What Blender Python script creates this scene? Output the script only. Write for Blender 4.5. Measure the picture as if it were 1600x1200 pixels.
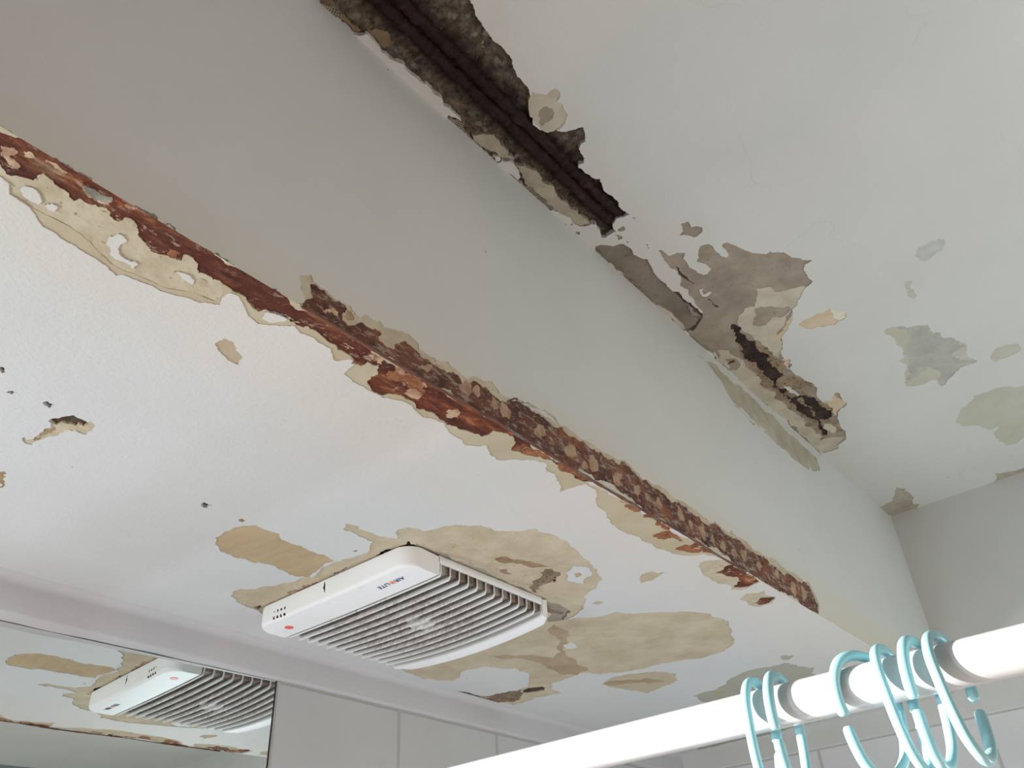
import bpy, bmesh, math, random, json
import numpy as np
from mathutils import Vector, Matrix, noise
from mathutils.geometry import delaunay_2d_cdt

for o in list(bpy.data.objects):
    bpy.data.objects.remove(o)
SC = bpy.context.scene
COL = SC.collection

# ------------------------------------------------------------------ camera
cam_d = bpy.data.cameras.new('camera')
cam_d.sensor_fit = 'HORIZONTAL'; cam_d.sensor_width = 36.0
cam_d.lens = 36.0 * 1330 / 1600; cam_d.clip_start = 0.02
cam = bpy.data.objects.new('camera', cam_d); COL.objects.link(cam)
CM = Matrix(((0.7660365903, 0.4074191537, 0.4971896776), (0.6405204883, -0.4187727391, -0.6437102586), (-0.0540504056, 0.8115657867, -0.5817555565)))
cam.matrix_world = Matrix.Translation((0, 0, 1.6)) @ CM.to_4x4()
SC.camera = cam

# ------------------------------------------------------------------ light
SC.view_settings.view_transform = 'Standard'; SC.view_settings.look = 'None'
SC.view_settings.gamma = 1.0; SC.view_settings.use_curve_mapping = False
SC.view_settings.exposure = 0.04
W = bpy.data.worlds.new('daylight'); SC.world = W; W.use_nodes = True
wt = W.node_tree; wt.nodes.clear()
wo = wt.nodes.new('ShaderNodeOutputWorld'); wb = wt.nodes.new('ShaderNodeBackground')
wtc = wt.nodes.new('ShaderNodeTexCoord')
def wlobe(direction, power, strength, col):
    d = Vector(direction).normalized()
    dt = wt.nodes.new('ShaderNodeVectorMath'); dt.operation = 'DOT_PRODUCT'; dt.inputs[1].default_value = d
    wt.links.new(wtc.outputs['Generated'], dt.inputs[0])
    mx = wt.nodes.new('ShaderNodeMath'); mx.operation = 'MAXIMUM'; mx.inputs[1].default_value = 0
    wt.links.new(dt.outputs['Value'], mx.inputs[0])
    pw = wt.nodes.new('ShaderNodeMath'); pw.operation = 'POWER'; pw.inputs[1].default_value = power
    wt.links.new(mx.outputs[0], pw.inputs[0])
    sc = wt.nodes.new('ShaderNodeVectorMath'); sc.operation = 'SCALE'; sc.inputs[0].default_value = [c*strength for c in col]
    wt.links.new(pw.outputs[0], sc.inputs['Scale'])
    return sc.outputs[0]
def wadd(a, b):
    n = wt.nodes.new('ShaderNodeVectorMath'); n.operation = 'ADD'
    for i, s in enumerate((a, b)):
        if isinstance(s, tuple): n.inputs[i].default_value = s
        else: wt.links.new(s, n.inputs[i])
    return n.outputs[0]
tot = (0.0, 0.0, 0.0)
for args in (((-0.75, -0.60, -0.10), 4.0, 1.0, (1.02, 1.05, 1.18)),
             ((0, -1, -0.15), 4.0, 1.0, (0.15, 0.15, 0.13)),
             ((0.8, -0.7, -0.1), 4.0, 1.0, (0.13, 0.08, 0.06)),
             ((1, 0, -0.1), 4.0, 1.0, (0.15, 0.19, 0.18)),
             ((-0.5, -0.6, -0.8), 4.0, 1.0, (0.36, 0.52, 0.48)),
             ((-0.9, 0.1, -0.8), 4.0, 1.0, (0.09, 0.20, 0.17))):
    tot = wadd(tot, wlobe(*args))
wt.links.new(tot, wb.inputs['Color']); wb.inputs['Strength'].default_value = 1.0
wt.links.new(wb.outputs[0], wo.inputs[0])

sun_d = bpy.data.lights.new('sun', 'SUN'); sun_d.energy = 10.5; sun_d.angle = math.radians(1.2); sun_d.color = (1.0, 0.985, 0.96)
sun = bpy.data.objects.new('sun', sun_d); COL.objects.link(sun)
sun.rotation_euler = Vector((1.15, 1.0, -0.13)).to_track_quat('-Z', 'Y').to_euler()
def area(name, loc, aim, size, watts):
    d = bpy.data.lights.new(name, 'AREA'); m = max(watts); d.energy = m; d.size = size; d.color = [w/m for w in watts]
    o = bpy.data.objects.new(name, d); COL.objects.link(o); o.location = loc
    o.rotation_euler = Vector(aim).to_track_quat('-Z', 'Y').to_euler()
area('side_fill', (0.95, 1.75, 1.2), (-1, 0, 0.5), 0.5, (5.6, 7.4, 7.6))  # added fill lamp, brightens the far end of the beam face
area('right_fill', (1.4, 1.0, 0.6), (0, 0.1, 1), 0.6, (3.4, 3.0, 2.8))  # added upward fill, lifts the upper ceiling seen in the mirror
area('left_low_fill', (-0.8, 1.0, 0.7), (0, 0.1, 1), 0.5, (3.9, 4.4, 5.0))  # added fill lamp below the lower ceiling; no tub stands here
area('warm_low_fill', (0.3, 0.4, 0.5), (0, 0, 1), 0.5, (7.4, 4.0, 2.9))  # added warm fill lamp near the camera, aimed straight up
gl_d = bpy.data.lights.new('sun_glint_lamp', 'AREA'); gl_d.energy = 7.0; gl_d.size = 0.10; gl_d.color = (0.93, 0.98, 1.0)  # added lamp standing in for sunlight reflected up from the left, above floor level
gl = bpy.data.objects.new('sun_glint_lamp', gl_d); COL.objects.link(gl)
gl.location = (-1.14, -0.55, 1.62)
gl.rotation_euler = Vector((1.0, 2.6, 0.75)).to_track_quat('-Z', 'Y').to_euler()

# ------------------------------------------------------------------ helpers
def lin(c):
    c = c/255.0
    return c/12.92 if c <= 0.04045 else ((c+0.055)/1.055)**2.4
def alb(rgb, ref, k=0.66):
    """albedo of something seen as rgb next to paint seen as ref"""
    r = ref if isinstance(ref, tuple) else (ref,)*3
    return tuple(min(0.92, lin(a)/lin(b)*k) for a, b in zip(rgb, r)) + (1.0,)

class NT:
    def __init__(s, name):
        s.m = bpy.data.materials.new(name); s.m.use_nodes = True
        s.t = s.m.node_tree; s.t.nodes.clear()
        s.out = s.n('ShaderNodeOutputMaterial'); s.b = s.n('ShaderNodeBsdfPrincipled')
        s.t.links.new(s.b.outputs[0], s.out.inputs[0])
        s.tc = s.n('ShaderNodeTexCoord').outputs['Object']
    def n(s, k, **kw):
        x = s.t.nodes.new(k)
        for a, v in kw.items(): setattr(x, a, v)
        return x
    def put(s, node, i, v):
        if hasattr(v, 'links') or isinstance(v, bpy.types.NodeSocket): s.t.links.new(v, node.inputs[i])
        else: node.inputs[i].default_value = v
    def map(s, scale=(1, 1, 1), loc=(0, 0, 0), rot=(0, 0, 0)):
        x = s.n('ShaderNodeMapping'); s.put(x, 0, s.tc)
        x.inputs['Scale'].default_value = scale; x.inputs['Location'].default_value = loc; x.inputs['Rotation'].default_value = rot
        return x.outputs[0]
    def noise(s, scale, detail=4, rough=0.55, vec=None, dist=0.0):
        x = s.n('ShaderNodeTexNoise'); s.put(x, 'Vector', vec or s.tc)
        x.inputs['Scale'].default_value = scale; x.inputs['Detail'].default_value = detail
        x.inputs['Roughness'].default_value = rough; x.inputs['Distortion'].default_value = dist
        return x.outputs['Fac']
    def voro(s, scale, feature='F1', vec=None, out='Distance'):
        x = s.n('ShaderNodeTexVoronoi', feature=feature); s.put(x, 'Vector', vec or s.tc)
        x.inputs['Scale'].default_value = scale
        return x.outputs[out]
    def ramp(s, fac, stops):
        x = s.n('ShaderNodeValToRGB'); s.put(x, 0, fac); e = x.color_ramp.elements
        while len(e) < len(stops): e.new(0.5)
        for q, (p, c) in zip(e, stops):
            q.position = p; q.color = c if isinstance(c, tuple) else (c, c, c, 1)
        return x.outputs[0]
    def math(s, op, a, b=0.0, c=0.0, clamp=False):
        x = s.n('ShaderNodeMath', operation=op); x.use_clamp = clamp
        s.put(x, 0, a); s.put(x, 1, b); s.put(x, 2, c)
        return x.outputs[0]
    def mix(s, f, a, b, blend='MIX'):
        x = s.n('ShaderNodeMix', data_type='RGBA', blend_type=blend)
        s.put(x, 0, f); s.put(x, 6, a); s.put(x, 7, b)
        return x.outputs[2]
    def axis(s, k):
        x = s.n('ShaderNodeSeparateXYZ'); s.put(x, 0, s.tc); return x.outputs[k]
    def bump(s, h, strength, dist, prev=None):
        x = s.n('ShaderNodeBump'); x.inputs['Strength'].default_value = strength; x.inputs['Distance'].default_value = dist
        s.put(x, 'Height', h)
        if prev is not None: s.put(x, 'Normal', prev)
        return x.outputs[0]
    def fin(s, col, rough=0.7, nrm=None, spec=0.3, metal=0.0):
        s.put(s.b, 'Base Color', col); s.put(s.b, 'Roughness', rough); s.put(s.b, 'Metallic', metal)
        s.b.inputs['Specular IOR Level'].default_value = spec
        if nrm is not None: s.put(s.b, 'Normal', nrm)
        return s.m

def paint(name, base, stipple=0.25, waves=0.35, kind=None):
    t = NT(name)
    c = t.mix(t.ramp(t.noise(5, 3), [(0.35, 0.0), (0.7, 1.0)]), base, tuple(v*0.955 for v in base[:3])+(1,))
    # faint grey scuffs and pin-head specks
    sp = t.math('LESS_THAN', t.voro(9.0), 0.018)
    c = t.mix(t.math('MULTIPLY', sp, 0.6), c, (0.16, 0.14, 0.12, 1))
    f = t.ramp(t.noise(2.2, 5, 0.65, dist=0.4), [(0.60, 0.0), (0.78, 1.0)])
    c = t.mix(t.math('MULTIPLY', f, 0.10), c, (0.45, 0.42, 0.40, 1))
    if kind == 'soffit':      # rust-tinted water stain beside the steel, grime towards the wall
        x = t.axis(0)
        d = t.math('SUBTRACT', -0.485, x)
        w = t.math('ADD', d, t.math('MULTIPLY', t.math('SUBTRACT', t.noise(7, 3), 0.5), 0.22))
        st = t.ramp(w, [(0.0, 1.0), (0.10, 0.75), (0.19, 0.0)])
        c = t.mix(t.math('MULTIPLY', st, 0.22), c, alb((205, 183, 160), 190))
        g = t.math('ADD', t.math('ADD', x, 1.2085), t.math('MULTIPLY', t.math('SUBTRACT', t.noise(9, 4), 0.5), 0.12))
        gs = t.ramp(g, [(0.0, 1.0), (0.12, 0.0)])
        c = t.mix(t.math('MULTIPLY', gs, 0.16), c, (0.42, 0.38, 0.37, 1))
    if kind == 'face':        # tan run-off above the steel
        z = t.axis(2); y = t.axis(1)
        wv = t.map((1, 0.5, 2.2))
        d = t.math('ADD', t.math('SUBTRACT', z, 2.10), t.math('MULTIPLY', t.math('SUBTRACT', t.noise(8, 3, vec=wv), 0.5), 0.045))
        yy = t.ramp(y, [(0.15, 0.10), (0.75, 0.75)])
        d2 = t.math('DIVIDE', d, t.math('ADD', 0.45, yy))
        st = t.ramp(d2, [(0.0, 1.0), (0.035, 0.60), (0.058, 0.42), (0.064, 0.12), (0.09, 0.0)])
        c = t.mix(t.math('MULTIPLY', st, t.math('ADD', 0.28, t.math('MULTIPLY', yy, 0.5))), c, alb((166, 154, 136), 160))
    n1 = t.bump(t.noise(210, 3, 0.6), stipple, 0.0011)
    if kind == 'crazed':      # sparse raised hairline folds in the old paint
        wv = t.n('ShaderNodeVectorMath', operation='ADD'); q = t.n('ShaderNodeTexNoise'); t.put(q, 'Vector', t.tc); q.inputs['Scale'].default_value = 9
        s_ = t.n('ShaderNodeVectorMath', operation='SCALE'); t.put(s_, 0, q.outputs['Color']); s_.inputs['Scale'].default_value = 0.12
        t.put(wv, 0, t.tc); t.put(wv, 1, s_.outputs[0])
        e = t.voro(6.5, 'DISTANCE_TO_EDGE', wv.outputs[0])
        ln = t.ramp(e, [(0.0, 1.0), (0.012, 0.0)])
        ln = t.math('MULTIPLY', ln, t.ramp(t.noise(4.5, 3), [(0.54, 0.0), (0.70, 1.0)]))
        n1 = t.bump(ln, 0.55, 0.0016, n1)
        c = t.mix(t.math('MULTIPLY', ln, 0.06), c, (0.30, 0.27, 0.24, 1))
    n2 = t.bump(t.noise(28, 4, 0.6, dist=0.6), waves, 0.003, n1)
    n3 = t.bump(t.noise(6, 2, 0.5), 0.5, 0.006, n2)
    return t.fin(c, 0.55, n3, 0.35)

def mottle(name, a, b, scale=40, speck=None, rough=0.8, bump=0.5, dist=0.0012, stretch=(1, 1, 1), lo=0.35, hi=0.65, detail=6):
    t = NT(name); v = t.map(stretch)
    c = t.mix(t.ramp(t.noise(scale, detail, 0.65, v), [(lo, 0.0), (hi, 1.0)]), a, b)
    if speck:
        c = t.mix(t.ramp(t.noise(scale*6, 3, 0.6), [(speck[0], 0.0), (speck[0]+0.04, 1.0)]), c, speck[1])
    nb = t.bump(t.noise(scale*3, 5, 0.7, v), bump, dist)
    return t.fin(c, rough, nb, 0.2)

def rust(name, ref, greyer=0.0):
    t = NT(name); v = t.map((1, 0.32, 1)) if not greyer else t.map((1, 0.5, 1))
    n = t.noise(34, 8, 0.68, v, 0.5)
    if greyer:
        c = t.ramp(n, [(0.30, alb((48, 27, 22), ref)), (0.46, alb((80, 48, 38), ref)), (0.60, alb((98, 62, 48), ref)), (0.74, alb((120, 88, 72), ref))])
        g = t.ramp(t.noise(110, 5, 0.72, t.map((1, 0.6, 1.4))), [(0.52, 0.0), (0.62, 1.0)])
        c = t.mix(t.math('MULTIPLY', g, 0.7), c, alb((142, 130, 120), ref))
        o = t.ramp(t.math('SUBTRACT', t.noise(16, 4), 0.0), [(0.60, 0.0), (0.72, 1.0)])
        c = t.mix(t.math('MULTIPLY', o, 0.6), c, alb((126, 70, 42), ref))
    else:
        n = t.math('ADD', t.math('MULTIPLY', n, 0.55), t.math('MULTIPLY', t.noise(120, 6, 0.72, v, 0.4), 0.45))
        c = t.ramp(n, [(0.36, alb((46, 20, 15), ref)), (0.45, alb((86, 40, 27), ref)), (0.51, alb((114, 58, 34), ref)), (0.57, alb((158, 100, 62), ref)), (0.63, alb((204, 168, 138), ref))])
        d = t.ramp(t.noise(11, 5, 0.6, v), [(0.42, 1.0), (0.58, 0.0)])
        c = t.mix(t.math('MULTIPLY', d, 0.75), c, alb((74, 32, 23), ref))
    sp = t.ramp(t.noise(170, 6, 0.75, t.map((1, .55, 1)), 0.6), [(0.56, 0.0), (0.62, 1.0)])
    sp = t.math('MULTIPLY', sp, t.ramp(t.noise(24, 4, .6), [(0.46, 0.0), (0.62, 1.0)]))
    c = t.mix(t.math('MULTIPLY', sp, 0.8), c, alb((206, 180, 156) if not greyer else (150, 138, 126), ref))
    dk = t.ramp(t.noise(48, 5, .7, v), [(0.56, 0.0), (0.66, 1.0)])
    c = t.mix(t.math('MULTIPLY', dk, 0.6), c, alb((42, 24, 22), ref))
    nb = t.bump(t.noise(80, 6, 0.78, v), 1.0, 0.004)
    return t.fin(c, 0.75, nb, 0.35)

def concrete(name, ref, light=False):
    t = NT(name)
    wv = t.n('ShaderNodeVectorMath', operation='ADD'); nn = t.n('ShaderNodeTexNoise'); t.put(nn, 'Vector', t.tc); nn.inputs['Scale'].default_value = 60
    sc = t.n('ShaderNodeVectorMath', operation='SCALE'); t.put(sc, 0, nn.outputs['Color']); sc.inputs['Scale'].default_value = 0.012
    t.put(wv, 0, t.tc); t.put(wv, 1, sc.outputs[0])
    cell = t.n('ShaderNodeTexVoronoi'); t.put(cell, 'Vector', wv.outputs[0]); cell.inputs['Scale'].default_value = 75
    sep = t.n('ShaderNodeSeparateColor'); t.put(sep, 0, cell.outputs['Color'])
    k = 1.0 if not light else 1.35
    def A(*c): return alb(tuple(min(255, v*k) for v in c), ref)
    stone = t.ramp(sep.outputs[0], [(0.0, A(54, 50, 46)), (0.35, A(80, 80, 78)), (0.6, A(96, 98, 96)), (0.85, A(112, 104, 92)), (1.0, A(140, 126, 104))])
    mort = t.ramp(t.noise(70, 7, 0.7), [(0.30, A(44, 37, 33)), (0.50, A(86, 76, 66)), (0.70, A(122, 110, 96))])
    near = t.ramp(cell.outputs['Distance'], [(0.28, 1.0), (0.48, 0.0)])
    pick = t.math('MULTIPLY', near, t.math('GREATER_THAN', sep.outputs[1], 0.45))
    c = t.mix(pick, mort, stone)
    pit = t.ramp(t.noise(150, 4, 0.7), [(0.30, 1.0), (0.40, 0.0)])
    c = t.mix(t.math('MULTIPLY', pit, 0.8), c, A(26, 21, 19))
    gn = t.ramp(t.noise(230, 2), [(0.70, 0.0), (0.74, 1.0)])
    c = t.mix(t.math('MULTIPLY', gn, 0.5), c, A(170, 160, 145))
    # corrosion-black bleed in the concrete along the bars
    if not light:
        x = t.axis(0)
        d = t.math('ABSOLUTE', t.math('ADD', x, 0.423))
        dd = t.math('ADD', d, t.math('MULTIPLY', t.math('SUBTRACT', t.noise(30, 5, 0.7), 0.5), 0.03))
        c = t.mix(t.ramp(dd, [(0.016, 0.97), (0.026, 0.6), (0.040, 0.0)]), c, A(30, 18, 16))
    h = t.math('ADD', t.noise(90, 7, 0.75), t.math('MULTIPLY', pick, 0.35))
    return t.fin(c, 0.85, t.bump(h, 1.0, 0.004), 0.2)

def scrim_mat(name, ref):
    t = NT(name)
    v = t.map((1, 1, 1), rot=(0, 0, 0.35))
    sx = t.n('ShaderNodeSeparateXYZ'); t.put(sx, 0, v)
    gx = t.math('LESS_THAN', t.math('FRACT', t.math('MULTIPLY', sx.outputs[0], 330)), 0.32)
    gy = t.math('LESS_THAN', t.math('FRACT', t.math('MULTIPLY', sx.outputs[1], 330)), 0.32)
    g = t.math('MAXIMUM', gx, gy)
    fill = t.ramp(t.noise(55, 4), [(0.42, 0.0), (0.55, 1.0)])
    hole = t.mix(fill, alb((46, 40, 35), ref), alb((96, 88, 78), ref))
    c = t.mix(g, hole, alb((130, 121, 107), ref))
    return t.fin(c, 0.8, t.bump(g, 0.7, 0.001), 0.2)

UCR, LCR, BFR = 172, 192, 160
P = dict(
 LC=paint('lower_ceiling_paint', (0.67, 0.665, 0.66, 1), 0.55, 0.30, 'soffit'),
 UC=paint('upper_ceiling_paint', (0.66, 0.645, 0.62, 1), 0.14, 0.40, 'crazed'),
 BF=paint('beam_paint', (0.72, 0.705, 0.68, 1), 0.14, 0.14, 'face'),
 EW=paint('end_wall_paint', (0.65, 0.65, 0.63, 1), 0.12, 0.2),
 LW=paint('left_wall_paint', (0.58, 0.555, 0.56, 1), 0.15, 0.3))
def mats_for(ref):
    return dict(
     paint2=mottle('cream_paint', alb((200, 194, 178), ref+12), alb((190, 184, 168), ref+12), 30),
     tan=mottle('tan_plaster', alb((184, 172, 149), ref+8), alb((174, 160, 135), ref+8), 18, (0.70, alb((160, 140, 108), ref)), bump=0.35),
     tan2=mottle('buff_plaster', alb((172, 156, 136), ref), alb((162, 145, 122), ref), 25, bump=0.3),
     wood=mottle('brown_paper_plaster', alb((176, 156, 126), ref), alb((158, 136, 106), ref), 14, bump=0.3, stretch=(1, 3, 1), lo=0.3, hi=0.75),
     cream=mottle('cream_plaster', alb((182, 170, 149) if ref != BFR else (158, 148, 130), ref), alb((164, 149, 125) if ref != BFR else (140, 127, 108), ref), 30, (0.66, alb((138, 116, 90), ref)), bump=0.9, lo=0.40, hi=0.72),
     plaster=mottle('skim_plaster', alb((186, 174, 152), ref), alb((164, 150, 126), ref), 16, (0.72, alb((140, 122, 98), ref)), bump=1.0, dist=0.004, lo=0.35, hi=0.72),
     plasterdk=mottle('old_plaster', alb((152, 144, 130), ref), alb((132, 124, 110), ref), 26, (0.68, alb((96, 88, 78), ref)), bump=0.5),
     beige=mottle('beige_plaster', alb((166, 158, 144), ref), alb((146, 138, 124), ref), 22, (0.72, alb((116, 106, 94), ref)), bump=0.35),
     taupe=mottle('taupe_plaster', alb((136, 126, 114), ref), alb((116, 106, 95), ref), 20, (0.68, alb((90, 82, 72), ref)), bump=0.5),
     olive=mottle('olive_grey_undercoat', alb((161, 158, 147), ref), alb((153, 149, 136), ref), 12, bump=0.2),
     cement=mottle('grey_skim', alb((136, 134, 130), ref), alb((152, 149, 140), ref), 24, bump=0.4, stretch=(1.5, 1, 1)),
     smudge=mottle('grey_smudge', alb((164, 164, 160), ref), alb((150, 150, 147), ref), 40, bump=0.2),
     stain=mottle('water_stained_plaster', alb((146, 127, 101), ref), alb((162, 145, 120), ref), 18, (0.66, alb((118, 98, 74), ref)), bump=0.4),
     brown=mottle('brown_stain', alb((124, 100, 76), ref), alb((152, 130, 104), ref), 40, bump=0.6),
     grime=mottle('grey_mould', alb((100, 84, 70), ref), alb((136, 119, 99), ref), 30, (0.60, alb((66, 56, 50), ref)), bump=0.7, lo=0.3, hi=0.7),
     dark=mottle('dark_cavity', alb((52, 42, 36), ref), alb((84, 70, 58), ref), 60, bump=0.9),
     black=mottle('black_corrosion', alb((42, 32, 30), ref), alb((66, 56, 52), ref), 34, (0.66, alb((96, 86, 80), ref)), bump=1.0, dist=0.003, lo=0.45, hi=0.75),
     flake=mottle('crumbled_plaster', *((alb((200, 176, 150), ref), alb((150, 104, 74), ref)) if ref != UCR else (alb((150, 144, 141), ref), alb((104, 96, 90), ref))), 60, bump=1.0, dist=0.003),
     orange=mottle('orange_rust', alb((152, 102, 72), ref), alb((108, 64, 46), ref), 60, (0.64, alb((206, 170, 130), ref)), bump=0.8),
     zinc=mottle('zinc_grey', alb((150, 145, 132), ref), alb((92, 88, 82), ref), 60, bump=0.8),
     zincdark=mottle('blackened_zinc', alb((70, 68, 62), ref), alb((130, 128, 116), ref), 60, bump=0.8),
     key=mottle('plaster_key', alb((150, 128, 106), ref), alb((122, 96, 76), ref), 70, bump=0.8),
     ochre=mottle('ochre_render', alb((116, 98, 76), ref), alb((96, 84, 68), ref), 30, bump=0.6),
     rust=rust('rusted_steel', ref, 1.0 if ref == BFR else 0.0),
     concrete=concrete('broken_concrete', ref), concretelite=concrete('grey_screed', ref, True) if False else mottle('grey_screed', alb((118, 110, 100), ref), alb((96, 88, 80), ref), 16, (0.66, alb((76, 68, 60), ref)), bump=0.6),
     scrim=scrim_mat('glass_fibre_scrim', ref))
MATS = dict(LC=mats_for(LCR), UC=mats_for(UCR), BF=mats_for(BFR))
DEPTH = dict(paint=0, paint2=.3, tan=.8, tan2=.8, wood=.9, cream=1.2, plaster=1.3, plasterdk=1.5, beige=1.2, taupe=1.9, olive=.6, cement=.8,
             smudge=0, stain=None, brown=None, grime=None, dark=4, black=4, flake=1.4, orange=1.6, zinc=1, zincdark=-.5, key=1.7, ochre=6, rust=1.9,
             concrete=7, concretelite=3, scrim=2)
ROUGHN = dict(rust=.9, flake=.8, concrete=4.2, black=1.8, cream=.6, plaster=.45, orange=.8, grime=.4, dark=1.2, key=.5, concretelite=.8, scrim=.5, taupe=.2, beige=.2)
GRID = dict(cream=0.0055, flake=0.004, concrete=0.0034, rust=0.0042, black=0.004)

def link(name, me, parent=None, label=None, mats=()):
    o = bpy.data.objects.new(name, me); COL.objects.link(o)
    for m in mats: me.materials.append(m)
    if parent is not None: o.parent = parent
    if label: o['label'] = label
    return o
def empty(name, loc, label, cat, group=None):
    o = bpy.data.objects.new(name, None); COL.objects.link(o); o.location = loc
    o.empty_display_size = 0.05
    o['label'] = label; o['category'] = cat
    if group: o['group'] = group
    return o
def bm_obj(name, bm, mat, parent=None, label=None, smooth=False, inv=None):
    me = bpy.data.meshes.new(name)
    bmesh.ops.recalc_face_normals(bm, faces=bm.faces)
    if parent is not None and inv is None:      # meshes are drawn in room coordinates: bring them to the parent's own
        bmesh.ops.translate(bm, verts=bm.verts, vec=-Vector(wloc(parent)))
    bm.to_mesh(me); bm.free()
    if smooth:
        for p in me.polygons: p.use_smooth = True
    return link(name, me, parent, label, mat if isinstance(mat, (list, tuple)) else [mat])
def wloc(o):
    v = Vector((0, 0, 0))
    while o is not None: v += o.location; o = o.parent
    return v
def box(bm, x0, x1, y0, y1, z0, z1):
    v = [bm.verts.new((x, y, z)) for x in (x0, x1) for y in (y0, y1) for z in (z0, z1)]
    for f in ((0, 1, 3, 2), (4, 6, 7, 5), (0, 4, 5, 1), (2, 3, 7, 6), (0, 2, 6, 4), (1, 5, 7, 3)):
        bm.faces.new([v[i] for i in f])
def tube(bm, pts, r, n=12, cap=True, radii=None, sq=(1, 1)):
    pts = [Vector(p) for p in pts]; rings = []
    up = None
    for i, p in enumerate(pts):
        d = (pts[min(i+1, len(pts)-1)] - pts[max(i-1, 0)]).normalized()
        if up is None: up = d.orthogonal().normalized()
        up = (up - d*up.dot(d)).normalized(); s = d.cross(up)
        rr = radii[i] if radii else r
        rings.append([bm.verts.new(p + up*math.cos(2*math.pi*k/n)*rr*sq[0] + s*math.sin(2*math.pi*k/n)*rr*sq[1]) for k in range(n)])
    for a, b in zip(rings, rings[1:]):
        for k in range(n): bm.faces.new((a[k], a[(k+1) % n], b[(k+1) % n], b[k]))
    if cap:
        bm.faces.new(rings[0][::-1]); bm.faces.new(rings[-1])

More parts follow.
